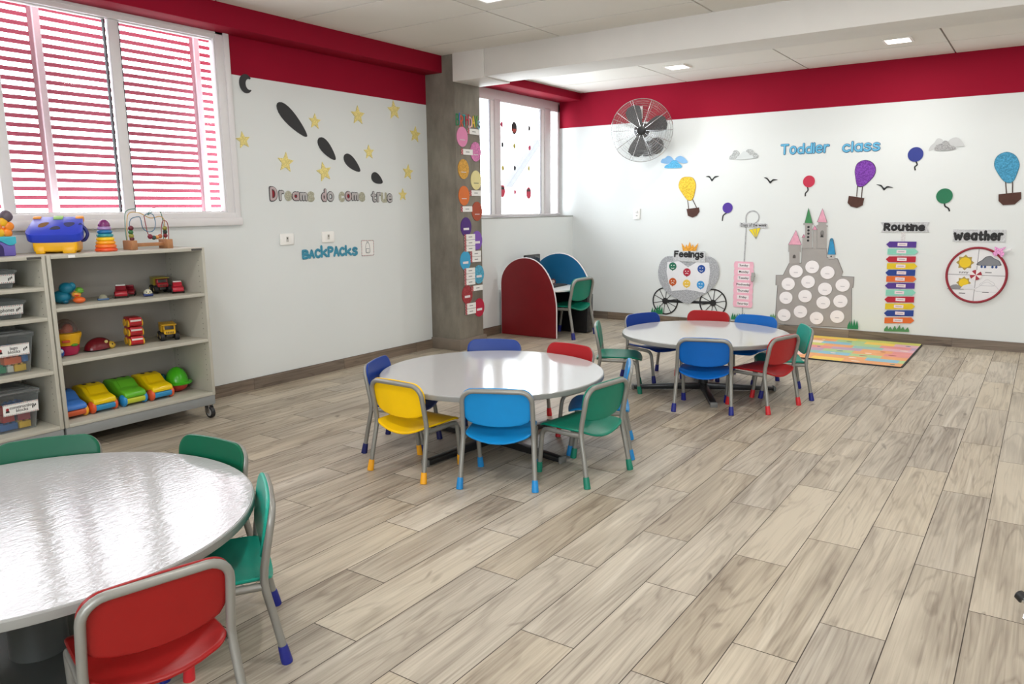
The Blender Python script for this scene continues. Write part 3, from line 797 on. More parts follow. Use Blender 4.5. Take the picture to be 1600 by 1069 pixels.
table('round white table in the middle of the room, yellow chair pushed to it', (-2.735, 3.711), 0.686, math.radians(-8), False)
table('round white table farthest away, beside the patchwork play mat', (-2.165, 5.79), 0.649, math.radians(29), False)

# ---------------------------------------------------------------- chairs
def back_y(z): return -0.128 - (z - 0.31) * 0.19
def rear_leg(s):
    return smooth([(s * 0.2, -0.18, 0.012), (s * 0.1935, -0.156, 0.14), (s * 0.188, -0.133, 0.25), (s * 0.1865, -0.1285, 0.292)], 4)
def frame_path():
    pts = []
    R, zt, xs = 0.062, 0.527, 0.184
    pts += [(0.1865, -0.1285, 0.29), (0.186, back_y(0.33), 0.33), (xs + 0.001, back_y(0.40), 0.40)]
    for k in range(7):
        a = k * PI / 2 / 6
        x, z = xs - R + R * math.cos(a), zt - R + R * math.sin(a)
        pts.append((x, back_y(z), z))
    pts.append((0.0, back_y(zt) - 0.004, zt + 0.002))
    return pts + [(-x, y, z) for x, y, z in pts[-2::-1]]
def front_leg(s):
    return smooth([(s * 0.157, 0.185, 0.012), (s * 0.161, 0.170, 0.12), (s * 0.164, 0.157, 0.215), (s * 0.166, 0.144, 0.246), (s * 0.168, 0.115, 0.262), (s * 0.174, 0.0, 0.264), (s * 0.181, -0.11, 0.268), (s * 0.183, -0.124, 0.270)], 4)
def back_outline():
    o = []
    R, zt = 0.064, 0.541
    for k in range(9):
        a = k * PI / 2 / 8
        o.append((0.191 - R + R * math.cos(a), zt - R + R * math.sin(a)))
    for k in range(1, 6): o.append((0.127 * (1 - k / 3), zt + 0.004 * math.sin(k / 6 * PI)))
    for k in range(9):
        a = PI / 2 + k * PI / 2 / 8
        o.append((-0.191 + R + R * math.cos(a), zt - R + R * math.sin(a)))
    o += [(-0.189, 0.44), (-0.181, 0.40), (-0.172, 0.376), (-0.158, 0.357), (-0.12, 0.342), (-0.06, 0.333), (0, 0.330), (0.06, 0.333), (0.12, 0.342), (0.158, 0.357), (0.172, 0.376), (0.181, 0.40), (0.189, 0.44)]
    return o
def back_surf(x, z):
    return (x, back_y(z) + 0.0155 - 0.020 * (1 - (x / 0.19) ** 2) * (0.35 + 0.65 * min(1, (0.54 - z) / 0.2)) , z)
def seat_outline():
    o = []
    def corner(cx, cy, R, a0):
        return [(cx + R * math.cos(a0 + k * PI / 12), cy + R * math.sin(a0 + k * PI / 12)) for k in range(7)]
    o += corner(0.118, 0.140, 0.055, 0) + [(0.06, 0.2), (0, 0.202), (-0.06, 0.2)] + corner(-0.118, 0.140, 0.055, PI / 2)
    o += [(-0.176, 0.08), (-0.178, 0.0), (-0.178, -0.07)] + corner(-0.130, -0.112, 0.046, PI) + [(-0.09, -0.162), (-0.045, -0.165), (0, -0.166), (0.045, -0.165), (0.09, -0.162)] + corner(0.130, -0.112, 0.046, -PI / 2)
    o += [(0.178, -0.07), (0.178, 0.0), (0.176, 0.08)]
    return o
def seat_surf(x, y):
    u = max(0.0, 1 - (x / 0.178) ** 2)
    k = min(1, max(0, (0.10 - y) / 0.26))
    z = 0.288 - 0.040 * u * k ** 1.3 + 0.006 * (1 - u) * k
    if y > 0.12: z -= 0.030 * ((y - 0.12) / 0.082) ** 2
    return (x, y, z)
SEATC = {'shaded red': '#8d1716', 'red': '#a81e22', 'green': '#0c7a62', 'dark green': '#075a3f', 'teal': '#12937f', 'blue': '#0a63b8', 'light blue': '#1487c9', 'yellow': '#f2c305', 'navy': '#163a8c', 'black': '#15161c'}
CAPC = {'red': '#c9252c', 'green': '#0f7a62', 'blue': '#151f7a', 'light blue': '#1a86c8', 'yellow': '#f0a91c', 'navy': '#141c5c'}
_cm = {}
def cached(key, fn):
    if key not in _cm: _cm[key] = fn()
    return _cm[key]
def chair(label, group, x, y, deg, colour, cap, k=1.0):
    """stacking nursery chair; deg is the direction it faces"""
    t = thing('chair', label, 'chair', (x, y, 0), math.radians(deg) - PI / 2, group)
    t.scale = (k, k, k)
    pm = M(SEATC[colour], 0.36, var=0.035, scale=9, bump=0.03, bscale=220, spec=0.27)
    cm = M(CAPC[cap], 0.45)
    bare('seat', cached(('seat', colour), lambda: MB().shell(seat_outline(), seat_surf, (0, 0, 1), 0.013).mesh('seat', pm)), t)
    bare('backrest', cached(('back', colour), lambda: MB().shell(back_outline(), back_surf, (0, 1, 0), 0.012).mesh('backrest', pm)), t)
    bare('back_frame', cached('frame', lambda: MB().tube(frame_path(), 0.0132, 10).mesh('back_frame', STEEL)), t)
    for s in (-1, 1):
        for nm, pf, dx, dy in (('rear', rear_leg, 0.0025, 0.008), ('front', front_leg, -0.001, 0.007)):
            l = bare('leg', cached((nm, s), lambda: MB().tube(pf(s), 0.0132, 10).mesh('leg', STEEL)), t)
            p = pf(s)
            a, b = Vector(p[0]), Vector(p[0]).lerp(Vector(p[4]), 0.5)
            d = (Vector(p[3]) - a).normalized()
            f0 = a - d * 0.012
            bare('foot_cap', cached((nm, s, cap), lambda: MB().tube([f0, f0 + d * 0.012, f0 + d * 0.05, f0 + d * 0.062], 0.017, 12, rs=[0.0185, 0.0185, 0.0165, 0.0150]).mesh('foot_cap', cm)), l)
    return t
g1, g2, g3 = 'chairs around the near table', 'chairs around the middle table', 'chairs around the far table'
chair('red chair nearest the camera, back turned, at the near table', g1, -1.948, 1.013, 166.5, 'shaded red', 'red')  # chair red darkened in its colour to stand in for shade here
chair('teal chair with blue feet on the right side of the near table', g1, -2.180, 1.404, -123.6, 'teal', 'blue')
chair('dark green chair behind the near table, right of the other green backrest', g1, -2.706, 1.605, -84.5, 'dark green', 'green')
chair('dark green chair at the far left of the near table, below the shelves', g1, -3.165, 1.31, -29.5, 'dark green', 'green')
chair('black chair in the bottom left corner, mostly under the near table', g1, -2.23, 0.50, 118, 'black', 'navy')
chair('yellow chair with yellow feet at the middle table', g2, -2.829, 3.117, 89.3, 'yellow', 'yellow')
chair('light blue chair seen square from behind at the middle table', g2, -2.243 - 0.08, 3.234, 116.3, 'light blue', 'light blue')
chair('green chair with green feet, back turned, at the middle table', g2, -2.015, 3.572, 172.5, 'green', 'green')
chair('light blue chair seen edge-on behind the green chair', g2, -2.127, 4.003, -153.3, 'light blue', 'light blue')
chair('red chair on the far side of the middle table', g2, -2.613, 4.268, -96, 'red', 'red')
chair('navy blue chair on the far side of the middle table, left of the red one', g2, -3.08, 4.17, -62, 'navy', 'navy')
chair('navy blue chair at the left end of the middle table, beside the yellow chair', g2, -3.198, 3.395, 23, 'navy', 'navy')
chair('blue chair with blue feet, back turned, at the far table', g3, -1.962, 5.271, 107.9, 'blue', 'blue')
chair('red chair with red feet, back turned, at the far table', g3, -1.624, 5.56, 164.3, 'red', 'red')
chair('teal chair at the right end of the far table, beside the play mat', g3, -1.603, 5.99, -152.6, 'teal', 'blue')
chair('blue chair on the far side of the far table, before the paper castle', g3, -1.985, 6.29, -99, 'blue', 'blue')
chair('red chair on the far side of the far table, before the paper carriage', g3, -2.40, 6.36, -88, 'red', 'red')
chair('navy blue chair at the far left of the far table', g3, -2.70, 6.02, -24, 'navy', 'blue')
chair('green chair at the left end of the far table, facing right', g3, -2.769, 5.464, 25.5, 'green', 'green')
chair('taller green chair with blue feet at the computer desk', None, -4.47, 7.55, 180, 'green', 'blue', 1.25)

# ---------------------------------------------------------------- computer desk in the alcove
t = thing('computer_desk', 'arched side panels, dark red and blue, holding a white desktop in the alcove', 'desk', (-4.83, 7.6, 0))
def arch(x0, x1, h):
    zs, xm = 0.60, x0 + (x1 - x0) * 0.46
    o = [(x1, 0.004), (x1, 0.30)]
    for k in range(1, 13):
        a = k / 12 * PI / 2
        o.append((xm + (x1 - xm) * math.cos(a) ** 0.95, 0.30 + (h - 0.30) * math.sin(a)))
    for k in range(1, 11):
        a = PI / 2 + k / 10 * PI / 2
        o.append((xm + (xm - x0) * math.cos(a), zs + (h - zs) * math.sin(a)))
    return o + [(x0, 0.004)]
FX = lambda y: (lambda u, v, d: (u, y + d, v))
for nm, y, hx in (('dark red side panel', 7.245, '#7a1019'), ('blue side panel', 7.93, '#0d6290')):
    o = arch(-5.19, -4.44 if y < 7.5 else -4.36, 0.897 if y < 7.5 else 0.915)
    p = obj('side_panel', MB().prism(o, FX(y), 0.002, 0.022, 0), M(hx, 0.4, var=0.05), t, True, nm)
    ed = MB()
    path = [Vector((u, y + 0.012, v)) for u, v in o]
    tw = MB().tube(path, 0.009, 8)
    obj('edging', tw, M('#e6dfe0', 0.4), p, True, 'white edging strip')
dt = [(-5.19, 7.268), (-4.43, 7.268), (-4.385, 7.33), (-4.36, 7.43), (-4.352, 7.6), (-4.36, 7.77), (-4.385, 7.87), (-4.42, 7.93), (-5.19, 7.93)]
obj('desktop', MB().prism(dt, lambda u, v, d: (u, v, d), 0.527, 0.547, 0, 0.003), M('#e3e3e0', 0.3), t, True)
obj('modesty_panel', MB().rbox(-5.18, -5.165, 7.268, 7.93, 0.06, 0.527, 0.003), M('#2a2a2c', 0.5), t, True)
t = thing('computer_monitor', 'black flat monitor standing behind the dark red arched panel', 'monitor', (-5.03, 7.66, 0.547), math.radians(4))
obj('screen_housing', MB().rbox(-0.018, 0.018, -0.175, 0.175, 0.09, 0.365, 0.008), M('#242526', 0.35), t)
obj('screen', MB().rbox(0.0175, 0.0195, -0.16, 0.16, 0.11, 0.35, 0.0005), M('#3a3d40', 0.18), t)
obj('stand', MB().rbox(-0.03, -0.005, -0.03, 0.03, 0.006, 0.15, 0.005).lathe([(0, 0), (0.10, 0), (0.10, 0.006), (0.03, 0.012), (0, 0.012)], 24), M('#242526', 0.35), t)
t = thing('keyboard', 'black computer keyboard lying on the white desktop', 'keyboard', (-4.70, 7.66, 0.547), math.radians(5))
obj('keyboard_case', MB().rbox(-0.065, 0.065, -0.19, 0.19, 0.0, 0.014, 0.005), M('#222324', 0.45), t)
kb = MB()
for i in range(5):
    for j in range(14): kb.rbox(-0.052 + i * 0.021, -0.036 + i * 0.021, -0.178 + j * 0.0256, -0.157 + j * 0.0256, 0.013, 0.019, 0.002, 1)
obj('keys', kb, M('#3a3b3d', 0.45), t)['kind'] = 'stuff'
t = thing('desk_clock', 'small dark red round clock on the desktop before the blue panel', 'clock', (-4.86, 7.86, 0.547), math.radians(30))
obj('clock_body', MB().cyl((0, 0.02, 0.034), (0, -0.016, 0.034), 0.034, 0.034, 20).rbox(-0.02, 0.02, -0.018, 0.02, 0, 0.012, 0.003), M('#5a1416', 0.4), t)
obj('clock_face', MB().cyl((0, -0.016, 0.034), (0, -0.018, 0.034), 0.022, 0.022, 20), M('#c9beb6', 0.4), t)
t = thing('computer_tower', 'black computer tower on the floor under the white desktop', 'computer', (-4.57, 7.845, 0))
obj('tower_case', MB().rbox(-0.30, 0.22, -0.072, 0.072, 0.005, 0.46, 0.008), M('#111214', 0.4), t)
fp = MB().rbox(0.22, 0.232, -0.070, 0.070, 0.008, 0.455, 0.004)
obj('front_panel', fp, M('#26282b', 0.22), t)
obj('power_button', MB().cyl((0.232, 0.05, 0.10), (0.235, 0.05, 0.10), 0.008, 0.008, 14), CHROME, t)

# ---------------------------------------------------------------- wall fan
n_ = Vector((0.40, -0.88, -0.10)).normalized()
qt = n_.to_track_quat('Z', 'Y')
ctr = Vector((-4.075, 8.60, 2.355))
FT = Matrix.Translation(ctr) @ qt.to_matrix().to_4x4()
t = thing('wall_fan', 'round chrome wall fan with three dark blades left of the clouds', 'fan', (-4.08, YB, 2.2))
cage = MB()
RF = 0.362
for k in range(22):
    r = 0.06 + (RF - 0.06) * k / 21
    z = 0.085 * math.sqrt(max(0, 1 - ((r - 0.04) / (RF - 0.03)) ** 2 * 0.96))
    cage.tube([(r * math.cos(2 * PI * j / 48), r * math.sin(2 * PI * j / 48), z) for j in range(48)], 0.0016 if k < 21 else 0.005, 5, closed=True, T=FT)
for k in range(10):
    a = k / 10 * 2 * PI
    pts = []
    for j in range(9):
        r = 0.05 + (RF - 0.05) * j / 8
        z = 0.085 * math.sqrt(max(0, 1 - ((r - 0.04) / (RF - 0.03)) ** 2 * 0.96)) + 0.002
        pts.append((r * math.cos(a), r * math.sin(a), z))
    cage.tube(pts, 0.0032, 6, T=FT)
obj('front_grille', cage, CHROME, t, True)['kind'] = 'stuff'
cage = MB()
for k in range(12):
    r = 0.09 + (RF - 0.09) * k / 11
    z = -0.075 * math.sqrt(max(0, 1 - ((r - 0.04) / (RF - 0.03)) ** 2 * 0.96))
    cage.tube([(r * math.cos(2 * PI * j / 40), r * math.sin(2 * PI * j / 40), z) for j in range(40)], 0.0016, 5, closed=True, T=FT)
for k in range(8):
    a = (k + 0.5) / 8 * 2 * PI
    cage.tube([((0.09 + (RF - 0.09) * j / 6) * math.cos(a), (0.09 + (RF - 0.09) * j / 6) * math.sin(a), -0.075 * math.sqrt(max(0, 1 - ((0.05 + (RF - 0.09) * j / 6) / (RF - 0.03)) ** 2 * 0.96))) for j in range(7)], 0.0028, 6, T=FT)
obj('rear_grille', cage, CHROME, t, True)
for deg in (118, 22, 258):
    bl = MB()
    vs, fs = [], []
    A = math.radians(deg)
    for i in range(9):
        r = 0.045 + 0.26 * i / 8
        s = i / 8
        w0 = -0.030 - 0.075 * math.sin(s * PI * 0.60) ** 1.2 * (1 if s < 0.9 else 0.8)
        w1 = 0.030 + 0.055 * math.sin(s * PI * 0.80) ** 1.1
        if i == 8: w0, w1 = w0 * 0.55, w1 * 0.55
        for j in range(5):
            q = w0 + (w1 - w0) * j / 4
            vs.append((r, q, 0.10 * q * (1 - 0.5 * s) * 2.4))
    for i in range(8):
        for j in range(4): fs.append((i * 5 + j, i * 5 + j + 1, (i + 1) * 5 + j + 1, (i + 1) * 5 + j))
    k = len(vs)
    vs2 = vs + [(x, y, z - 0.004) for x, y, z in vs]
    fs2 = fs + [tuple(q + k for q in f[::-1]) for f in fs]
    bl.add(vs2, fs2, 0, True, FT @ Matrix.Rotation(A, 4, 'Z'))
    obj('fan_blade', bl, M('#3b3d40', 0.4), t, True)
obj('hub', MB().lathe([(0, 0.105), (0.035, 0.104), (0.05, 0.098), (0.054, 0.085), (0.054, 0.07), (0, 0.07)], 28, T=FT), BLACK, t, True)
obj('hub_shaft', MB().cyl((0, 0, -0.06), (0, 0, 0.075), 0.03, 0.035, 20, T=FT), M('#2b2c2e', 0.4), t, True)
obj('motor', MB().lathe([(0, -0.065), (0.085, -0.065), (0.095, -0.08), (0.095, -0.16), (0.06, -0.20), (0, -0.205)], 28, T=FT), M('#232426', 0.45), t, True)
obj('oscillator_box', MB().ell((-3.996, 8.84, 2.187), (0.095, 0.09, 0.10), 22, 12), M('#2b2c2e', 0.45), t, True)
obj('wall_bracket', MB().tube(smooth([FT @ Vector((0, -0.05, -0.15)), (-4.16, 8.80, 2.22), (-4.16, 8.95, 2.16)], 5), 0.025, 10).rbox(-4.22, -4.10, YB - 0.02, YB - 0.001, 2.08, 2.26, 0.006), M('#2b2c2e', 0.45), t, True)
fu, fv = P['fplug'][0]
t = thing('wall_socket', 'white wall socket with a black plug behind the fan', 'socket', (fu, YB, fv))
obj('cover_plate', MB().prism([(fu - 0.045, fv - 0.075), (fu + 0.045, fv - 0.075), (fu + 0.045, fv + 0.075), (fu - 0.045, fv + 0.075)], FB, 0.001, 0.012, 0, 0.004, True), M('#efefec', 0.4), t, True)
obj('plug', MB().rbox(fu - 0.022, fu + 0.022, YB - 0.05, YB - 0.0125, fv - 0.02, fv + 0.025, 0.006).tube(smooth([(fu, YB - 0.045, fv - 0.015), (fu - 0.01, YB - 0.03, fv - 0.1), (-4.18, YB - 0.03, 2.26)], 6), 0.005, 8), BLACK, t, True)
fu, fv = P['sock'][0]
t = thing('wall_socket', 'white switch and socket plate on the back wall, below the blue cloud', 'socket', (fu, YB, fv))
obj('cover_plate', MB().prism([(fu - 0.045, fv - 0.068), (fu + 0.045, fv - 0.068), (fu + 0.045, fv + 0.068), (fu - 0.045, fv + 0.068)], FB, 0.001, 0.013, 0, 0.004, True), M('#efefec', 0.4), t, True)
obj('rocker', MB().prism([(fu - 0.015, fv + 0.012), (fu + 0.02, fv + 0.012), (fu + 0.02, fv + 0.045), (fu - 0.015, fv + 0.045)], FB, 0.0132, 0.018, 0, 0.003, True), M('#d9d9d6', 0.4), t, True)
obj('socket_holes', MB().prism(circ((fu - 0.004, fv - 0.02), 0.005, 10), FB, 0.0131, 0.0136).prism(circ((fu + 0.008, fv - 0.02), 0.005, 10), FB, 0.0131, 0.0136), INK, t, True)

# ---------------------------------------------------------------- play mat
MATC = ['#e9c65a', '#dd8f8a', '#8fb9b0', '#c9c968', '#e2a06a', '#d9a9b4', '#86b7c9', '#e7d3c0', '#b89ab0', '#a9c48a', '#e58f5a', '#e8b9b3']
t = thing('play_mat', 'colourful patchwork foam mat on the floor against the back wall', 'mat', (-1.55, 8.22, 0))
mx0, mx1, my0, my1 = -2.12, -0.965, 7.52, 8.93
o_ = []
for cx, cy, a0 in ((mx1 - 0.05, my1 - 0.05, 0), (mx0 + 0.05, my1 - 0.05, 1), (mx0 + 0.05, my0 + 0.05, 2), (mx1 - 0.05, my0 + 0.05, 3)):
    o_ += [(cx + 0.05 * math.cos((a0 + k / 5) * PI / 2), cy + 0.05 * math.sin((a0 + k / 5) * PI / 2)) for k in range(6)]
obj('mat_base', MB().prism(o_, lambda u, v, d: (u, v, d), 0.001, 0.012, 0, 0.002), M('#2a2c2e', 0.7), t, True)
pb = MB()
NI, NJ = 4, 9
rnd = random.Random(3)
for j in range(NJ):
    sh = rnd.choice((0, 0.06, 0.11, -0.05))
    for i in range(-1, NI + 1):
        a = mx0 + 0.012 + (i + 0.0) * (mx1 - mx0 - 0.024) / NI + sh
        b = a + (mx1 - mx0 - 0.024) / NI
        a, b = max(a, mx0 + 0.012), min(b, mx1 - 0.012)
        if b - a < 0.004: continue
        y0 = my0 + 0.012 + j * (my1 - my0 - 0.024) / NJ; y1 = y0 + (my1 - my0 - 0.024) / NJ
        edge = j == 0 or j == NJ - 1
        pb.add([(a, y0, 0.0124), (b, y0, 0.0124), (b, y1, 0.0124), (a, y1, 0.0124)], [(0, 1, 2, 3)], rnd.choice((0, 0, 3, 4)) if edge else rnd.randrange(12))
        if rnd.random() < 0.55 and b - a > 0.1:
            cx, cy = a + (b - a) * rnd.uniform(0.3, 0.7), (y0 + y1) / 2
            pb.add([(x, y, 0.0128) for x, y in circ((cx, cy), 0.035 * rnd.uniform(0.5, 1.2), 9, 0.022)], [tuple(range(9))], rnd.choice((12, 13, 14, 7)))
obj('printed_patches', pb, [M(c, 0.55, var=0.05) for c in MATC] + [M('#a8554e', 0.55), M('#6d7f6a', 0.55), M('#4d6f8f', 0.55)], t, True)

# black cap of a metal leg reaching in at the right edge
t = thing('stand_foot', 'black rubber cap on a chrome rod at the right edge of the floor', 'stand', (0.10, 3.10, 0))
obj('rubber_cap', MB().tube([(0.028, 3.115, 0.075), (0.031, 3.113, 0.0735), (0.047, 3.103, 0.065), (0.050, 3.101, 0.063)], 0.018, 14, rs=[0.012, 0.018, 0.020, 0.019]), M('#191919', 0.45), t, True)
obj('chrome_rod', MB().tube([(0.050, 3.101, 0.063), (0.16, 3.03, 0.02), (0.30, 2.94, 0.02)], 0.013, 10).tube([(0.065, 3.09, 0.055), (0.055, 3.07, 0.008), (0.13, 2.98, 0.008)], 0.006, 8), CHROME, t, True)
# ---------------------------------------------------------------- shelf units
BEIGE, KICK = M('#b9b6a9', 0.5, var=0.04), M('#8b8e8e', 0.55, var=0.04)
XF, XBK, ZT = -4.78, -5.235, 1.21
def caster(parent, x, y):
    c = obj('caster', MB().rbox(x - 0.03, x + 0.03, y - 0.03, y + 0.03, 0.092, 0.099, 0.002).rbox(x - 0.014, x + 0.034, y - 0.021, y - 0.016, 0.035, 0.094, 0.002).rbox(x - 0.014, x + 0.034, y + 0.016, y + 0.021, 0.035, 0.094, 0.002), CHROME, parent, True)
    wl = MB().tube([(x + 0.02, y - 0.013, 0.041), (x + 0.02, y + 0.013, 0.041)], 0.040, 24)
    obj('wheel', wl, M('#1e1e20', 0.5), c, True)
    obj('wheel_disc', MB().tube([(x + 0.02, y - 0.0145, 0.041), (x + 0.02, y + 0.0145, 0.041)], 0.027, 20), M('#a8a8a6', 0.35), c, True)
def shelf_unit(label, y0, y1, zs):
    t = thing('shelf_unit', label, 'shelves', ((XF + XBK) / 2, (y0 + y1) / 2, 0), 0, 'low beige shelf units on castors')
    for a, b in ((y0, y0 + 0.022), (y1 - 0.022, y1)):
        obj('side_panel', MB().rbox(XBK, XF, a, b, 0.165, ZT, 0.002), BEIGE, t, True)
    obj('top_panel', MB().rbox(XBK, XF + 0.003, y0 + 0.0225, y1 - 0.0225, ZT - 0.022, ZT, 0.002), BEIGE, t, True)
    obj('back_panel', MB().rbox(XBK - 0.006, XBK + 0.006, y0 + 0.01, y1 - 0.01, 0.17, ZT - 0.004, 0.001), M('#a5a199', 0.6, var=0.03), t, True)
    for z in zs: obj('shelf_board', MB().rbox(XBK + 0.0065, XF - 0.002, y0 + 0.0225, y1 - 0.0225, z - 0.022, z, 0.002), BEIGE, t, True)
    obj('bottom_panel', MB().rbox(XBK + 0.0065, XF + 0.001, y0 + 0.0225, y1 - 0.0225, 0.165, 0.187, 0.002), BEIGE, t, True)
    obj('plinth', MB().rbox(XBK + 0.02, XF - 0.003, y0 + 0.004, y1 - 0.004, 0.099, 0.1645, 0.002), KICK, t, True)
    hm = MB()
    for s, yy in ((1, y0 + 0.0222), (-1, y1 - 0.0222)):
        for k in range(24):
            z = 0.27 + k * 0.037
            for x in (XF - 0.05, XBK + 0.06): hm.cyl((x, yy, z), (x, yy + s * 0.0006, z), 0.0035, 0.0035, 8)
    obj('peg_holes', hm, M('#5f5b52', 0.8), t, True)['kind'] = 'stuff'
    for y in (y0 + 0.045, y1 - 0.035):
        for x in (XF - 0.045, XBK + 0.08): caster(t, x, y)
    obj('maker_plate', MB().rbox(XF + 0.001, XF + 0.005, y1 - 0.10, y1 - 0.022, ZT - 0.019, ZT - 0.005, 0.001), M('#4c4a46', 0.5), t, True)
    return t
tr = shelf_unit('beige open shelf unit on castors holding the toy cars', 2.125, 3.152, (0.895, 0.572))
obj('price_sticker', MB().rbox(XF + 0.0035, XF + 0.0045, 2.245, 2.285, ZT - 0.02, ZT - 0.004, 0.0003), PAPER, tr, True)
shelf_unit('beige open shelf unit at the left edge holding the clear storage boxes', 1.09, 2.117, (1.027, 0.849, 0.528))

def small_text(mb, s, fn_, u, v, h, mi=0, d=0.0006, width=None):
    """line of plain type, centred on (u, v), on the surface fn_"""
    c = bpy.data.curves.new('type', 'FONT')
    c.body = s; c.size = h; c.align_x = 'CENTER'; c.align_y = 'CENTER'; c.resolution_u = 2; c.offset = h * 0.018
    o = bpy.data.objects.new('type', c); COL.objects.link(o)
    me = bpy.data.meshes.new_from_object(o.evaluated_get(bpy.context.evaluated_depsgraph_get()))
    bpy.data.objects.remove(o); bpy.data.curves.remove(c)
    xs = [p.co.x for p in me.vertices] or [0]
    k = width / (max(xs) - min(xs)) if width and max(xs) > min(xs) else 1
    mb.add([fn_(u + p.co.x * k, v + p.co.y, d) for p in me.vertices], [tuple(f.vertices) for f in me.polygons], mi)
    bpy.data.meshes.remove(me)

# ---------------------------------------------------------------- clear boxes with blocks
CB = clear('#f0f2f2', 0.96)
def clear_box(label, y0, y1, z0, h, lip, text, rows, lab_y, lab_w, lab_h, lab_z):
    x0, x1 = -5.19, XF - 0.085
    t = thing('storage_box', label, 'storage box', ((x0 + x1) / 2, (y0 + y1) / 2, z0), 0, 'clear storage boxes on the left shelves')
    cx, cy = (x0 + x1) / 2, (y0 + y1) / 2
    mb = MB()
    hx, hy = (x1 - x0) / 2, (y1 - y0) / 2
    tp = 0.90
    th = 0.003
    def ringpts(k, z, ins=0):
        return [(cx + sx * (hx * k - ins), cy + sy * (hy * k - ins), z) for sx, sy in ((-1, -1), (1, -1), (1, 1), (-1, 1))]
    rings = [ringpts(tp, z0 + 0.001), ringpts(1.0, z0 + h - 0.012), ringpts(1.03, z0 + h - 0.012), ringpts(1.03, z0 + h), ringpts(1.0, z0 + h, th), ringpts(tp, z0 + 0.004, th)]
    vs = [p for r in rings for p in r]
    fs = [(3, 2, 1, 0)]
    for i in range(5):
        for k in range(4): fs.append((i * 4 + k, i * 4 + (k + 1) % 4, i * 4 + 4 + (k + 1) % 4, i * 4 + 4 + k))
    fs.append((20, 21, 22, 23))
    mb.add(vs, fs)
    obj('box_body', mb, CB, t, True)
    if lip:
        lm = MB().rbox(x0 - 0.008, x1 + 0.008, y0 - 0.008, y1 + 0.008, z0 + h + 0.001, z0 + h + 0.016, 0.005)
        lm.rbox(x0 + 0.03, x1 - 0.03, y0 + 0.03, y1 - 0.03, z0 + h + 0.0165, z0 + h + 0.024, 0.004)
        obj('lid', lm, clear('#e2e5e6', 0.78), t, True, 'milky clear lid')
    sl = (1 - tp) * hx / (h - 0.013)
    def fr(u, v, d): return (cx + hx * tp + (v - z0) * sl + 0.001 + d, u, v)
    lb = MB()
    a, b, c, e = lab_y - lab_w / 2, lab_y + lab_w / 2, lab_z - lab_h / 2, lab_z + lab_h / 2
    lb.prism([(a, c), (b, c), (b, e), (a, e)], fr, 0.0004, 0.0014, 0)
    nst = 18
    for k in range(nst):
        q0, q1 = a + (b - a) * k / nst, a + (b - a) * (k + 0.55) / nst
        for zz in (c + 0.002, e - 0.006): lb.add([fr(q0, zz, 0.0017), fr(q1, zz, 0.0017), fr(q1 + 0.003, zz + 0.004, 0.0017), fr(q0 + 0.003, zz + 0.004, 0.0017)], [(0, 1, 2, 3)], 1 if k % 2 else 2)
    for i, s in enumerate(text): small_text(lb, s, fr, lab_y + (0.0 if len(text) == 1 else 0.005), lab_z + (len(text) - 1) * lab_h * 0.16 - i * lab_h * 0.32, lab_h * (0.55 if len(text) == 1 else 0.38), 2, 0.0018, 0.105 if len(text) == 1 else None)
    ic = lab_y - lab_w * 0.38
    lb.add([fr(u, v, 0.0018) for u, v in circ((ic, lab_z + 0.004), 0.009, 12)], [tuple(range(12))], 1)
    lb.add([fr(ic - 0.011, lab_z - 0.015, 0.0018), fr(ic + 0.011, lab_z - 0.015, 0.0018), fr(ic + 0.009, lab_z - 0.003, 0.0018), fr(ic - 0.009, lab_z - 0.003, 0.0018)], [(0, 1, 2, 3)], 2)
    ir = lab_y + lab_w * 0.38
    for k in range(3): lb.add([fr(ir - 0.012 + k * 0.008, lab_z - 0.012 + k * 0.006, 0.0018), fr(ir - 0.006 + k * 0.008, lab_z - 0.012 + k * 0.006, 0.0018), fr(ir - 0.006 + k * 0.008, lab_z + 0.004 + k * 0.004, 0.0018), fr(ir - 0.012 + k * 0.008, lab_z + 0.004 + k * 0.004, 0.0018)], [(0, 1, 2, 3)], 2)
    obj('name_label', lb, [PAPER, M('#a3262d', 0.6), INK], t, True, 'white label with a striped border')
    return t
clear_box('shallow clear box on the top shelf of the left unit, white label', 1.60, 1.985, 1.028, 0.105, False, [], None, 1.885, 0.19, 0.05, 1.085)
clear_box('shallow clear box labelled cellphones', 1.57, 2.015, 0.850, 0.105, False, ['cellphones'], None, 1.905, 0.20, 0.055, 0.905)
clear_box('deep clear lidded box labelled lego blocks', 1.52, 2.035, 0.529, 0.225, True, ['lego', 'blocks'], None, 1.925, 0.175, 0.068, 0.672)
clear_box('deep clear lidded box labelled construction blocks, on the bottom of the left unit', 1.50, 2.03, 0.188, 0.225, True, ['construction', 'blocks'], None, 1.93, 0.19, 0.068, 0.325)
tag(obj('folded_cloth', MB().rbox(-5.12, -4.93, 1.66, 1.93, 1.034, 1.075, 0.015), M('#cfcfd2', 0.8)), 'pale cloth inside the shallow clear box on the top shelf', 'cloth')
for k, (y, hx) in enumerate(((1.70, '#5b5f78'), (1.79, '#7a6f8f'), (1.88, '#5f6a72'))):
    tag(obj('toy_telephone', MB().rbox(-4.99, -4.93, y - 0.033, y + 0.033, 0.858, 0.885, 0.006).rbox(-4.985, -4.935, y - 0.028, y + 0.028, 0.8845, 0.888, 0.002, 2, 1), [M(hx, 0.4), M('#2d2f36', 0.3)]), ('slate', 'mauve', 'grey')[k] + ' toy telephone in the shallow box labelled cellphones', 'toy telephone', 'toy telephones in the clear box')
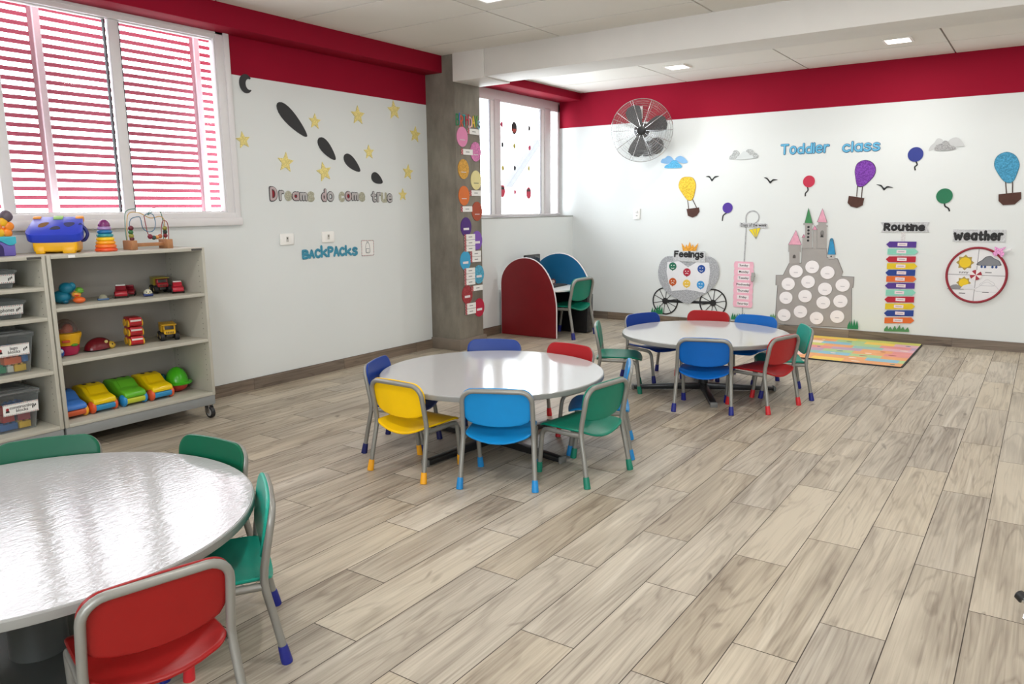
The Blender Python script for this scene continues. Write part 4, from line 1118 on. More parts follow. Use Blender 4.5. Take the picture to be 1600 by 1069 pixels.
def block_mb(nx, ny, p=0.032, h=0.038):
    mb = MB().rbox(-nx * p / 2, nx * p / 2, -ny * p / 2, ny * p / 2, 0, h, 0.002)
    for i in range(nx):
        for j in range(ny):
            x, y = (i - (nx - 1) / 2) * p, (j - (ny - 1) / 2) * p
            mb.cyl((x, y, h), (x, y, h + 0.008), p * 0.3, p * 0.3, 12)
    return mb
BC = {'red': '#c22a2e', 'orange': '#ef6a2e', 'yellow': '#eebf22', 'green': '#159a68', 'blue': '#2b6fb3', 'dark blue': '#274a86', 'white': '#dcdccf', 'wine red': '#a02335'}
def blocks(boxname, spec, z0):
    for i, (c, x, y, z, nx, ny, rz, ry) in enumerate(spec):
        o = bare('toy_block', cached(('block', nx, ny, c), lambda: block_mb(nx, ny).mesh('toy_block', M(BC[c], 0.35))), None, (x, y, z0 + z), (0, ry, rz))
        tag(o, c + ' toy block inside the clear box labelled ' + boxname, 'toy block', c + ' blocks in the box labelled ' + boxname)
blocks('lego blocks', [('green', -4.94, 1.845, 0.006, 2, 3, 0.1, 0), ('white', -4.935, 1.915, 0.006, 2, 1, 0.0, 0), ('yellow', -4.935, 1.965, 0.006, 2, 2, 0.15, 0), ('green', -4.95, 1.84, 0.055, 2, 2, 0.5, 0), ('orange', -4.925, 1.925, 0.055, 2, 3, 0.1, 0), ('blue', -4.925, 1.992, 0.060, 2, 1, 0.1, 0),
    ('white', -4.94, 1.77, 0.006, 2, 2, 0.3, 0), ('red', -4.94, 1.77, 0.053, 2, 3, 0.2, 0), ('blue', -4.93, 1.69, 0.006, 2, 3, 0.1, 0), ('yellow', -4.95, 1.68, 0.055, 2, 2, 0.4, 0), ('blue', -5.05, 1.95, 0.006, 3, 3, 0.2, 0), ('red', -5.05, 1.83, 0.006, 3, 3, 0.1, 0), ('dark blue', -5.04, 1.94, 0.055, 3, 3, 0.3, 0), ('blue', -5.03, 1.96, 0.105, 2, 2, 0.2, 0), ('wine red', -5.04, 1.87, 0.105, 2, 2, 0.1, 0)], 0.532)
blocks('construction blocks', [('dark blue', -4.945, 1.775, 0.006, 2, 3, 0.2, 0), ('blue', -4.94, 1.87, 0.006, 2, 3, 0.05, 0), ('yellow', -4.935, 1.955, 0.006, 2, 2, 0.05, 0), ('wine red', -4.95, 1.795, 0.056, 2, 2, 0.3, 0), ('red', -4.935, 1.87, 0.056, 2, 2, 0.1, 0), ('wine red', -4.92, 1.955, 0.056, 2, 2, -0.2, 0), ('white', -4.93, 1.985, 0.108, 2, 1, 0.2, 0.2), ('yellow', -4.95, 1.79, 0.125, 2, 2, 0.4, 0), ('red', -4.93, 1.87, 0.106, 2, 2, 0.2, 0),
    ('dark blue', -4.94, 1.66, 0.006, 2, 3, 0.2, 0), ('red', -4.95, 1.67, 0.056, 2, 2, 0.3, 0), ('dark blue', -5.06, 1.93, 0.006, 3, 3, 0.1, 0), ('wine red', -5.06, 1.81, 0.006, 3, 3, 0.2, 0), ('dark blue', -5.04, 1.93, 0.056, 3, 3, 0.2, 0), ('blue', -5.03, 1.95, 0.106, 2, 3, 0.2, 0), ('red', -5.05, 1.82, 0.056, 3, 2, 0.2, 0)], 0.191)

# ---------------------------------------------------------------- toys on top of the shelves
t = thing('activity_house', 'purple toy house with turquoise roof and yellow spinner at the left edge', 'toy', (-5.00, 1.915, ZT))
hb = MB()
hb.rbox(-0.075, 0.075, -0.115, 0.115, 0.0, 0.085, 0.008)
obj('house_body', hb, M('#6b5fb0', 0.4), t)
obj('door_arch', MB().prism([(-0.06, 0.004), (0.05, 0.004)] + [(-0.005 + 0.055 * math.cos(k * PI / 10), 0.045 + 0.035 * math.sin(k * PI / 10)) for k in range(11)], lambda u, v, d: (0.0752 + d, u, v), 0, 0.001), M('#2e245c', 0.5), t)
rf = [(-0.119, 0.086)] + [(-0.119 + 0.238 * k / 12, 0.074 + 0.014 * math.sin(k / 12 * 4 * PI)) for k in range(13)] + [(0.119, 0.112), (-0.119, 0.112)]
obj('roof', MB().prism(rf[1:], lambda u, v, d: (d, u, v), -0.078, 0.082, 0, 0.003, True), M('#3fb0c4', 0.35), t)
obj('stalk', MB().tube(smooth([(0, 0.05, 0.112), (0.0, 0.075, 0.13), (0, 0.08, 0.165)], 4), 0.02, 10), M('#ee7a25', 0.4), t)
for k in range(5):
    a = k / 5 * 2 * PI + 0.3
    obj('petal', MB().ell((0.015, 0.085 + 0.034 * math.cos(a), 0.160 + 0.034 * math.sin(a)), (0.014, 0.026, 0.026), 14, 8), M('#f0b722' if k % 2 else '#f08a24', 0.35), t)
obj('rattle_ball', MB().ell((0.0, 0.112, 0.228), 0.035, 18, 12), clear('#8a7d8a', 0.5), t, label='clear ball with a brown inside')
obj('rattle_core', MB().ell((0.0, 0.112, 0.225), 0.025, 14, 10), M('#6b4a52', 0.5), t)

t = thing('shape_sorter', 'yellow shape-sorting bucket with blue lid and dark blue handle', 'toy', (-5.02, 2.31, ZT), math.radians(-36))
t.scale = (0.93, 0.93, 0.93)
def tb(k, z): return [(sx * 0.105 * k, sy * 0.135 * k, z) for sx, sy in ((-1, -1), (1, -1), (1, 1), (-1, 1))]
obj('bucket', MB().rbox(-0.105, 0.105, -0.125, 0.125, 0.012, 0.118, 0.012, 3, 0, None, 1.05).rbox(0.055, 0.11, 0.04, 0.115, 0.0, 0.05, 0.008).rbox(0.055, 0.11, -0.115, -0.06, 0.0, 0.05, 0.008).rbox(-0.1, -0.05, -0.115, 0.115, 0.0, 0.05, 0.008), M('#f2b40d', 0.35), t)
LT = Matrix.Translation((0.0, 0, 0.175)) @ Matrix.Rotation(math.radians(26), 4, 'Y')
lidm = MB()
lo = []
for cx, cy, a0 in ((0.085, 0.105, 0), (-0.10, 0.125, 1), (-0.10, -0.125, 2), (0.085, -0.105, 3)):
    rad = 0.06 if cx > 0 else 0.02
    lo += [(cx + rad * math.cos((a0 + k / 5) * PI / 2), cy + rad * math.sin((a0 + k / 5) * PI / 2)) for k in range(6)]
lidm.prism(lo, lambda u, v, d: LT @ Vector((u, v, d)), -0.045, 0.012, 0, 0.009, True)
lid = obj('lid', lidm, M('#2741c4', 0.3), t)
hole = lambda pts: MB().prism(pts, lambda u, v, d: LT @ Vector((u, v, d)), 0.0122, 0.0128)
obj('shape_hole', hole(smooth2([(-0.01, -0.10), (0.03, -0.10), (0.035, -0.075), (0.01, -0.055), (-0.03, -0.045), (-0.035, -0.07)], 4)), M('#7a5310', 0.7), lid)
obj('shape_hole', hole(smooth2([(0.035, -0.02), (0.065, -0.03), (0.07, 0.0), (0.062, 0.03), (0.035, 0.025), (0.02, 0.005)], 4)), M('#141a3a', 0.7), lid)
obj('shape_hole', hole(smooth2([(-0.03, 0.05), (-0.03, 0.10), (0.0, 0.105), (0.035, 0.075), (0.0, 0.045)], 4)), M('#101a55', 0.7), lid)
obj('latch', MB().prism([(-0.125, -0.03), (-0.075, -0.028), (-0.075, 0.028), (-0.125, 0.03)], lambda u, v, d: LT @ Vector((u, v, d)), 0.008, 0.017, 0, 0.004, True), M('#8dc063', 0.35), t, label='light green latch')
for s in (-1, 1): obj('corner_clip', MB().prism([(-0.125, s * 0.10), (-0.085, s * 0.10), (-0.085, s * 0.15), (-0.125, s * 0.15)], lambda u, v, d: LT @ Vector((u, v, d)), -0.02, 0.018, 0, 0.008, True), M('#efa03a', 0.35), t, label='orange corner clip')
obj('handle', MB().tube(smooth([(0.0, 0.135, 0.19), (0.0, 0.165, 0.16), (0.0, 0.178, 0.12), (0.0, 0.16, 0.085), (0.0, 0.137, 0.08)], 5), 0.011, 10), M('#1c2369', 0.35), t)

t = thing('ring_stacker', 'rainbow stack of toy rings with a purple dome', 'toy', (-4.93, 2.555, ZT))
cols = ['#e9542a', '#f0782b', '#f6a31f', '#f3c81e', '#2f8f97', '#1a6fa8', '#a889bd']
zz, r = 0.0, 0.066
for k, c in enumerate(cols):
    h = 0.0225
    obj('stacking_ring', MB().lathe([(0.02, zz), (r - 0.006, zz), (r, zz + h * 0.3), (r - 0.001, zz + h * 0.65), (r - 0.008, zz + h - 0.0006), (0.02, zz + h - 0.0006)], 36), M(c, 0.3), t)
    zz += h; r -= 0.0042
obj('dome_top', MB().ell((0, 0, zz), (0.036, 0.036, 0.044), 28, 10, half=True), M('#7a2f6b', 0.25), t)

t = thing('bead_maze', 'wooden bead maze with curved coloured wires on the right of the shelf top', 'toy', (-4.95, 2.85, ZT))
WD = M('#a9774f', 0.55, var=0.15, scale=14)
for y in (-0.125, 0.125): obj('end_block', MB().rbox(-0.055, 0.055, y - 0.02, y + 0.02, 0, 0.062, 0.003), WD, t)
obj('rail', MB().rbox(-0.015, 0.015, -0.106, 0.106, 0.018, 0.042, 0.003), WD, t)
wires = [('#3c6f8f', [(0.03, -0.125, 0.06), (0.03, -0.135, 0.15), (0.03, -0.12, 0.20), (0.03, -0.07, 0.215), (0.03, -0.055, 0.20), (0.03, -0.045, 0.14), (0.03, -0.01, 0.115), (0.03, 0.03, 0.125), (0.03, 0.045, 0.17), (0.03, 0.035, 0.225), (0.03, 0.0, 0.235), (0.03, -0.03, 0.22)]),
         ('#8f2f3a', [(0.03, -0.03, 0.22), (0.03, -0.022, 0.15), (0.03, -0.01, 0.095), (0.03, 0.03, 0.072), (0.03, 0.075, 0.085), (0.03, 0.085, 0.14), (0.03, 0.10, 0.185), (0.03, 0.128, 0.175), (0.03, 0.135, 0.12), (0.03, 0.13, 0.06)]),
         ('#c9a24a', [(-0.03, -0.125, 0.06), (-0.03, -0.12, 0.15), (-0.03, -0.10, 0.235), (-0.03, -0.03, 0.24), (0.0, 0.03, 0.205), (0.03, 0.08, 0.215), (0.02, 0.115, 0.19), (0.0, 0.125, 0.12), (0.0, 0.125, 0.06)]),
         ('#4d7f6a', [(-0.03, -0.13, 0.06), (-0.03, -0.13, 0.17), (-0.03, -0.11, 0.255), (-0.03, 0.0, 0.265), (-0.03, 0.06, 0.25), (-0.03, 0.03, 0.225), (-0.03, 0.07, 0.27), (-0.03, 0.12, 0.25), (-0.03, 0.135, 0.18), (-0.03, 0.13, 0.06)])]
for c, p in wires: obj('wire', MB().tube(smooth(p, 6), 0.0028, 7), M(c, 0.35), t)
for c, x, y, z, r in (('#6b2230', 0.03, -0.127, 0.142, 0.017), ('#2d6b3d', 0.03, -0.13, 0.116, 0.016), ('#8f8a3a', 0.028, -0.128, 0.092, 0.017), ('#5f1f2a', 0.03, -0.126, 0.072, 0.015), ('#7a1f33', 0.03, 0.0, 0.083, 0.017), ('#2f4a44', 0.03, 0.025, 0.075, 0.015), ('#c98a4a', 0.03, 0.048, 0.077, 0.014), ('#b0623a', 0.03, 0.07, 0.083, 0.015), ('#8f8a3a', 0.0, 0.127, 0.135, 0.016), ('#2b3a33', 0.0, 0.127, 0.110, 0.015), ('#7a1f2a', 0.0, 0.127, 0.085, 0.015)):
    obj('bead', MB().ell((x, y, z), r, 14, 8), M(c, 0.35), t)

# ---------------------------------------------------------------- chunky toy vehicles: nose towards +x
def body_prism(prof, hw, mi=0, bevel=0.012, cx=0, cy=0, cz=0):
    return MB().prism(prof, lambda u, v, d: (cx + u, cy + d, cz + v), -hw, hw, mi, bevel, True, 3)
def big_car(label, x, y, deg, top, base, wheel, s=1.0):
    t = thing('toy_car', label, 'toy car', (x, y, 0.187), math.radians(deg), 'big plastic cars on the bottom shelf')
    t.scale = (s, s, s)
    obj('car_base', body_prism([(-0.15, 0.018), (0.15, 0.018), (0.157, 0.035), (0.155, 0.055), (-0.155, 0.055), (-0.157, 0.035)], 0.068, 0, 0.008), M(base, 0.35), t)
    obj('car_body', body_prism([(-0.155, 0.0555), (0.152, 0.0555), (0.158, 0.075), (0.145, 0.095), (0.075, 0.112), (0.02, 0.158), (-0.03, 0.168), (-0.095, 0.160), (-0.14, 0.115), (-0.157, 0.085)], 0.074, 0, 0.016), M(top, 0.25), t)
    ws = body_prism([(0.068, 0.1165), (0.024, 0.1575), (0.026, 0.1595), (0.071, 0.1185)], 0.05, 0, 0.0008)
    obj('windscreen', ws, M(top, 0.12, var=0.02), t)
    for sy in (-0.03, 0.03): obj('roof_hole', MB().ell((-0.03, sy, 0.1675), (0.02, 0.014, 0.002), 16, 6), M('#2b2a20', 0.6), t)
    for wx in (-0.105, 0.118):
        for sy in (-1, 1): obj('wheel', MB().ell((wx, sy * 0.071, 0.0405), (0.042, 0.021, 0.040), 20, 10), M(wheel, 0.35), t)
    return t
big_car('blue toy car half hidden at the left end of the bottom shelf', -5.02, 2.235, 2, '#3f78c9', '#c4562f', '#e9a224', 0.95)
big_car('yellow toy car with blue base, left of the green car on the bottom shelf', -5.03, 2.42, 2, '#e6c40a', '#2a86b8', '#d8572a')
big_car('green toy car with blue wheels between the two yellow cars', -5.035, 2.625, 2, '#5fae2a', '#b9c235', '#1f86c4')
big_car('yellow toy car with orange wheels, right of the green car on the bottom shelf', -5.03, 2.815, 2, '#e6c40a', '#2a86b8', '#d8572a')
t = thing('toy_helmet_car', 'round green toy with a red base at the right end of the bottom shelf', 'toy', (-5.03, 3.016, 0.187), math.radians(-25))
t.scale = (1.03, 1.03, 1.03)
obj('shell', MB().ell((0, 0, 0.062), (0.085, 0.075, 0.108), 26, 10, half=True), M('#48b81f', 0.25), t)
obj('brim', MB().lathe([(0.07, 0.055), (0.098, 0.056), (0.102, 0.064), (0.09, 0.070), (0.07, 0.075)], 30), M('#48b81f', 0.25), t)
obj('base', MB().ell((0, 0, 0.052), (0.082, 0.072, 0.052), 24, 10), M('#b8352a', 0.35), t, label='red rounded base')
obj('visor', MB().ell((-0.02, -0.085, 0.10), (0.03, 0.02, 0.03), 14, 8), M('#0f5560', 0.35), t)

# middle shelf (z = 0.572)
Z2 = 0.573
t = thing('popper_toy', 'yellow and magenta push toy with a clear dome on the middle shelf', 'toy', (-5.0, 2.285, Z2), math.radians(-20))
obj('toy_base', MB().lathe([(0.035, 0.0), (0.055, 0.004), (0.068, 0.03), (0.07, 0.06), (0.066, 0.065), (0, 0.065)], 28), M('#b01d4d', 0.3), t, label='magenta base')
obj('toy_body', MB().lathe([(0, 0.066), (0.07, 0.066), (0.078, 0.10), (0.088, 0.125), (0.086, 0.14), (0.06, 0.145), (0, 0.145)], 30), M('#f0b514', 0.3), t, label='yellow body')
obj('badge', MB().rbox(0.078, 0.090, -0.032, 0.012, 0.088, 0.103, 0.003), M('#c8481f', 0.4), t)
obj('leaf', MB().ell((0.060, 0.035, 0.068), (0.018, 0.022, 0.009), 12, 6), M('#4f8f2a', 0.4), t)
obj('figure', MB().ell((0.0, 0.01, 0.165), (0.032, 0.032, 0.032), 16, 8).lathe([(0, 0.146), (0.04, 0.146), (0.036, 0.165), (0, 0.17)], 18), M('#e0602f', 0.4), t)
obj('dome', MB().ell((0, 0, 0.146), (0.068, 0.068, 0.082), 26, 10, half=True), clear('#d5cbc6', 0.88), t, label='clear smoky dome')
tag(obj('toy_ball', MB().ell((-4.925, 2.195, Z2 + 0.033), 0.033, 22, 14).ell((-4.893, 2.20, Z2 + 0.045), (0.006, 0.012, 0.012), 10, 6, 1), [M('#1f4fa0', 0.25), M('#cfd6dd', 0.4)]), 'blue toy ball at the left end of the middle shelf', 'ball')
t = thing('ladybird_toy', 'dark red beetle-shaped toy with a yellow face on the middle shelf', 'toy', (-5.03, 2.50, Z2), math.radians(20))
obj('wing_case', MB().ell((0, -0.01, 0.008), (0.065, 0.10, 0.072), 26, 10, half=True), M('#6f1420', 0.25), t)
obj('rim', MB().ell((0, -0.01, 0.006), (0.07, 0.105, 0.008), 26, 8), M('#1e1416', 0.4), t)
obj('face', MB().ell((0.035, 0.045, 0.020), (0.032, 0.045, 0.028), 16, 8), M('#d9b443', 0.4), t)
obj('eye', MB().ell((0.066, 0.04, 0.030), (0.004, 0.005, 0.006), 8, 6), INK, t)
obj('eye', MB().ell((0.058, 0.066, 0.030), (0.004, 0.005, 0.006), 8, 6), INK, t)
obj('pompom', MB().ell((0.055, 0.0, 0.052), 0.011, 12, 8), M('#e0cf86', 0.6), t)
obj('tail', MB().ell((0.0, 0.10, 0.02), (0.022, 0.03, 0.014), 12, 8), M('#6f1420', 0.3), t)
for k in range(3):
    t = thing('toy_bus', ('red toy car at the bottom of the stack of three', 'red toy car in the middle of the stack of three', 'red toy car on top of the stack of three')[k] + ' on the middle shelf', 'toy car', (-5.01, 2.725, Z2 + k * 0.063), math.radians(-12), 'three red toy cars stacked on the middle shelf')
    obj('car_body', MB().rbox(-0.065, 0.065, -0.040, 0.040, 0.006, 0.0625, 0.007), M('#c01f26', 0.3), t)
    obj('bumper', MB().rbox(0.0652, 0.070, -0.034, 0.034, 0.012, 0.022, 0.002), M('#9d171d', 0.35), t)
    obj('stripe', MB().rbox(0.0652, 0.0665, -0.034, 0.034, 0.036, 0.048, 0.0005), M('#e8ded6', 0.45), t, label='white stripe')
    for wx in (-0.036, 0.036):
        for sy in (-1, 1): obj('wheel', MB().tube([(wx, sy * 0.0385, 0.024), (wx, sy * 0.047, 0.024)], 0.024, 20), M('#e9b92a', 0.35), t, label='yellow wheel')
def dump_truck(label, x, y, z, deg, cabc, tipc, wc, s=1.0):
    t = thing('toy_dump_truck', label, 'toy truck', (x, y, z), math.radians(deg))
    t.scale = (s, s, s)
    obj('chassis', MB().rbox(-0.06, 0.062, -0.022, 0.022, 0.022, 0.042, 0.004), M('#2a2620', 0.5), t)
    obj('cab', body_prism([(0.015, 0.0425), (0.068, 0.0425), (0.070, 0.066), (0.056, 0.072), (0.050, 0.098), (0.015, 0.098)], 0.036, 0, 0.003), M(cabc, 0.35), t)
    obj('windscreen', body_prism([(0.0578, 0.074), (0.0518, 0.096), (0.0524, 0.096), (0.0586, 0.074)], 0.028, 0, 0.0001), M('#1f1d18', 0.3), t)
    gr = MB()
    for k in range(5): gr.rbox(0.0698, 0.0712, -0.022 + k * 0.010, -0.017 + k * 0.010, 0.048, 0.062, 0.0003)
    obj('radiator_grille', gr, M('#3a3018', 0.5), t)
    tp = MB().prism([(-0.075, 0.06), (0.006, 0.052), (0.012, 0.100), (0.066, 0.102), (0.066, 0.108), (0.004, 0.110), (-0.078, 0.112)], lambda u, v, d: (u, d, v), -0.046, 0.046, 0, 0.003, True)
    obj('tipper', tp, M(tipc, 0.35), t)
    for wx in (-0.045, 0.048):
        for sy in (-1, 1):
            wl = obj('wheel', MB().tube([(wx, sy * 0.030, 0.028), (wx, sy * 0.033, 0.028), (wx, sy * 0.055, 0.028), (wx, sy * 0.058, 0.028)], 0.028, 20, rs=[0.024, 0.028, 0.028, 0.024]), M(wc, 0.6), t)
            obj('hub', MB().tube([(wx, sy * 0.057, 0.028), (wx, sy * 0.0595, 0.028)], 0.012, 14), M('#b9a86a', 0.4), wl)
    return t
dump_truck('yellow toy dump truck with black wheels on the middle shelf', -5.0, 2.965, Z2, -22, '#dfae1e', '#dfae1e', '#18181a', 1.05)

# top shelf (z = 0.895)
Z1 = 0.896
t = thing('toy_elephant', 'turquoise rounded toy animal at the left end of the top shelf', 'toy', (-5.02, 2.295, Z1), math.radians(-30))
obj('toy_body', MB().ell((0, 0, 0.042), (0.05, 0.055, 0.042), 22, 12), M('#1a86a8', 0.3), t)
obj('toy_head', MB().ell((0.01, 0.03, 0.094), (0.04, 0.042, 0.037), 22, 12), M('#1a86a8', 0.3), t)
obj('toy_ear', MB().ell((0.01, 0.062, 0.105), (0.016, 0.022, 0.026), 14, 8), M('#1a86a8', 0.3), t)
obj('toy_foot', MB().ell((0.035, 0.02, 0.014), (0.02, 0.02, 0.014), 12, 6), M('#15708f', 0.3), t)
t = thing('toy_wheel_rattle', 'small red and olive ring toy at the left end of the top shelf', 'toy', (-5.0, 2.195, Z1))
obj('ring', MB().tube([(0.0, 0.036 * math.cos(k / 20 * 2 * PI), 0.044 + 0.036 * math.sin(k / 20 * 2 * PI)) for k in range(20)], 0.008, 8, closed=True), M('#9b9a3a', 0.4), t)
obj('centre', MB().ell((0, 0, 0.044), (0.012, 0.024, 0.024), 16, 8), M('#2a2c33', 0.4), t)
obj('knob', MB().ell((0, -0.01, 0.094), (0.015, 0.02, 0.016), 12, 8), M('#a3242c', 0.4), t)
t = thing('toy_duck', 'small orange toy duck with a green hat on the top shelf', 'toy', (-4.95, 2.365, Z1), math.radians(-25))
obj('toy_body', MB().ell((0.005, 0, 0.020), (0.030, 0.036, 0.020), 18, 10), M('#e86a2c', 0.35), t)
obj('toy_head', MB().ell((0.005, -0.012, 0.056), (0.024, 0.026, 0.022), 18, 10), M('#e8a13a', 0.35), t)
obj('beak', MB().ell((0.030, -0.012, 0.050), (0.010, 0.014, 0.006), 12, 6), M('#d9482a', 0.35), t)
obj('hat', MB().ell((0.0, 0.005, 0.078), (0.022, 0.024, 0.022), 16, 8).lathe([(0.0, 0.068), (0.032, 0.069), (0.03, 0.073), (0.0, 0.075)], 18), M('#5f9a2f', 0.4), t)
t = thing('toy_boat', 'tiny grey and blue toy boat on the top shelf', 'toy', (-4.98, 2.533, Z1), math.radians(-20))
obj('hull', MB().rbox(-0.022, 0.022, -0.038, 0.030, 0.0, 0.012, 0.005), M('#4f6f96', 0.4), t)
obj('deck', MB().ell((0, -0.004, 0.012), (0.020, 0.026, 0.026), 16, 6, half=True), M('#8f8d78', 0.5), t)
def small_car(label, x, y, deg, c, roof, glass='#cfd2d2', s=1.0):
    t = thing('toy_car', label, 'toy car', (x, y, Z1), math.radians(deg), 'small toy cars on the top shelf')
    t.scale = (s, s, s)
    obj('car_body', body_prism([(-0.060, 0.012), (0.060, 0.012), (0.063, 0.028), (0.055, 0.042), (0.022, 0.048), (-0.05, 0.050), (-0.063, 0.040), (-0.064, 0.02)], 0.036, 0, 0.008), M(c, 0.3), t)
    obj('cabin', body_prism([(0.024, 0.0485), (0.004, 0.074), (-0.036, 0.075), (-0.052, 0.0505)], 0.030, 0, 0.005), M(glass, 0.3), t)
    obj('roof', body_prism([(0.006, 0.0735), (0.004, 0.082), (-0.034, 0.083), (-0.038, 0.0745)], 0.027, 0, 0.002), M(roof, 0.3), t)
    for wx in (-0.036, 0.038):
        for sy in (-1, 1): obj('wheel', MB().tube([(wx, sy * 0.0315, 0.017), (wx, sy * 0.040, 0.017)], 0.017, 16), M('#26211f', 0.5), t)
small_car('red toy car with a pale roof in the middle of the top shelf', -5.03, 2.675, -28, '#a81a2a', '#dcdcd8', '#8f2230', 1.05)
small_car('small dark red toy car behind the one with the pale roof', -5.10, 2.775, -35, '#97182a', '#97182a', '#7f1424', 0.85)
small_car('red toy van at the right end of the top shelf', -4.97, 3.045, -27, '#b82436', '#e6d5d2', '#c22a3a', 1.0)
t = thing('toy_car', 'tiny white and navy toy car with a face on the top shelf', 'toy car', (-4.94, 2.81, Z1), math.radians(-25), 'small toy cars on the top shelf')
obj('car_body', MB().rbox(-0.034, 0.034, -0.030, 0.030, 0.003, 0.020, 0.006), M('#23356f', 0.35), t)
obj('cabin', MB().ell((0, 0, 0.018), (0.032, 0.028, 0.030), 18, 8, half=True), M('#d5d2bc', 0.4), t)
for sy in (-0.010, 0.010): obj('eye', MB().ell((0.028, sy, 0.030), (0.003, 0.004, 0.005), 8, 6), INK, t)
obj('nose', MB().ell((0.032, 0, 0.022), (0.003, 0.004, 0.003), 8, 6), M('#c9a23a', 0.4), t)
dump_truck('red toy dump truck with a mustard tipper on the top shelf', -5.09, 2.99, Z1, -15, '#a8202b', '#9a8a2a', '#1d1a1a', 1.0)
# ---------------------------------------------------------------- paper cut-outs and lettering
def arc(cx, cy, rx, ry, a0, a1, n=10):
    return [(cx + rx * math.cos(math.radians(a0 + (a1 - a0) * k / n)), cy + ry * math.sin(math.radians(a0 + (a1 - a0) * k / n))) for k in range(n + 1)]
def sm(pts, n=4): return [(p.x, p.y) for p in smooth([(x, y, 0) for x, y in pts], n)]
OL = arc(0.24, 0.31, 0.23, 0.31, 0, 360, 18)
SS = sm([(0.40, 0.53), (0.25, 0.62), (0.08, 0.57), (0.05, 0.43), (0.20, 0.33), (0.37, 0.24), (0.40, 0.11), (0.25, 0.0), (0.08, 0.02), (0.0, 0.10)])
HUMP = lambda x: sm([(x, 0.36), (x + 0.10, 0.57), (x + 0.25, 0.61), (x + 0.36, 0.5), (x + 0.38, 0.3), (x + 0.38, 0)])
GLY = {
 'D': [[(0, 0), (0, 1)], sm([(0, 1), (0.28, 0.97), (0.5, 0.8), (0.57, 0.5), (0.5, 0.2), (0.28, 0.03), (0, 0)])],
 'r': [[(0, 0), (0, 0.62)], sm([(0, 0.36), (0.1, 0.55), (0.22, 0.62), (0.34, 0.58)])],
 'e': [[(0.03, 0.33), (0.47, 0.33)] + sm([(0.47, 0.33), (0.42, 0.52), (0.25, 0.62), (0.07, 0.52), (0.0, 0.30), (0.07, 0.09), (0.26, 0.0), (0.46, 0.09)])[1:]],
 'a': [OL, [(0.47, 0.62), (0.47, 0)]], 'o': [OL],
 'm': [[(0, 0), (0, 0.62)], sm([(0, 0.38), (0.09, 0.57), (0.22, 0.60), (0.30, 0.45), (0.30, 0)]), sm([(0.30, 0.38), (0.39, 0.57), (0.52, 0.60), (0.60, 0.45), (0.60, 0)])],
 's': [SS], 'S': [SS],
 'd': [OL, [(0.47, 1), (0.47, 0)]],
 'c': [sm([(0.43, 0.52), (0.26, 0.62), (0.07, 0.52), (0, 0.31), (0.07, 0.10), (0.26, 0), (0.44, 0.10)])],
 'C': [sm([(0.5, 0.86), (0.3, 1.0), (0.09, 0.85), (0, 0.5), (0.09, 0.15), (0.3, 0), (0.52, 0.14)])],
 't': [sm([(0.17, 0.92), (0.17, 0.15), (0.24, 0.01), (0.36, 0.03)]), [(0, 0.62), (0.36, 0.62)]],
 'u': [sm([(0, 0.62), (0, 0.22), (0.09, 0.03), (0.24, 0.0), (0.40, 0.12), (0.44, 0.28)]), [(0.44, 0.62), (0.44, 0)]],
 'B': [[(0, 0), (0, 1)], sm([(0, 1), (0.33, 0.98), (0.44, 0.78), (0.35, 0.57), (0, 0.54)]), sm([(0.1, 0.54), (0.45, 0.45), (0.52, 0.24), (0.38, 0.03), (0, 0)])],
 'A': [[(0, 0), (0.28, 1), (0.56, 0)], [(0.1, 0.36), (0.46, 0.36)]],
 'k': [[(0, 0), (0, 1)], [(0.42, 0.62), (0.02, 0.26)], [(0.14, 0.36), (0.46, 0)]],
 'P': [[(0, 0), (0, 1)], sm([(0, 1), (0.34, 0.97), (0.46, 0.76), (0.35, 0.55), (0, 0.49)])],
 'T': [[(0.28, 0), (0.28, 1)], [(0, 1), (0.56, 1)]],
 'l': [[(0, 0), (0, 1)]], 'I': [[(0, 0), (0, 1)]],
 'i': [[(0, 0), (0, 0.60)], [(0, 0.90), (0, 0.92)]],
 'n': [[(0, 0), (0, 0.62)], HUMP(0)],
 'g': [OL, sm([(0.47, 0.62), (0.47, -0.12), (0.32, -0.3), (0.08, -0.24)])],
 'F': [[(0, 0), (0, 1)], [(0, 1), (0.48, 1)], [(0, 0.54), (0.4, 0.54)]],
 'R': [[(0, 0), (0, 1)], sm([(0, 1), (0.34, 0.97), (0.46, 0.76), (0.35, 0.55), (0, 0.49)]), [(0.18, 0.5), (0.5, 0)]],
 'W': [[(0, 0.72), (0.17, 0), (0.36, 0.55), (0.55, 0), (0.72, 0.72)]],
 'h': [[(0, 0), (0, 1)], HUMP(0)], 'H': [[(0, 0), (0, 1)], [(0.5, 0), (0.5, 1)], [(0, 0.52), (0.5, 0.52)]],
 'Y': [[(0, 1), (0.26, 0.5), (0.52, 1)], [(0.26, 0.5), (0.26, 0)]],
}
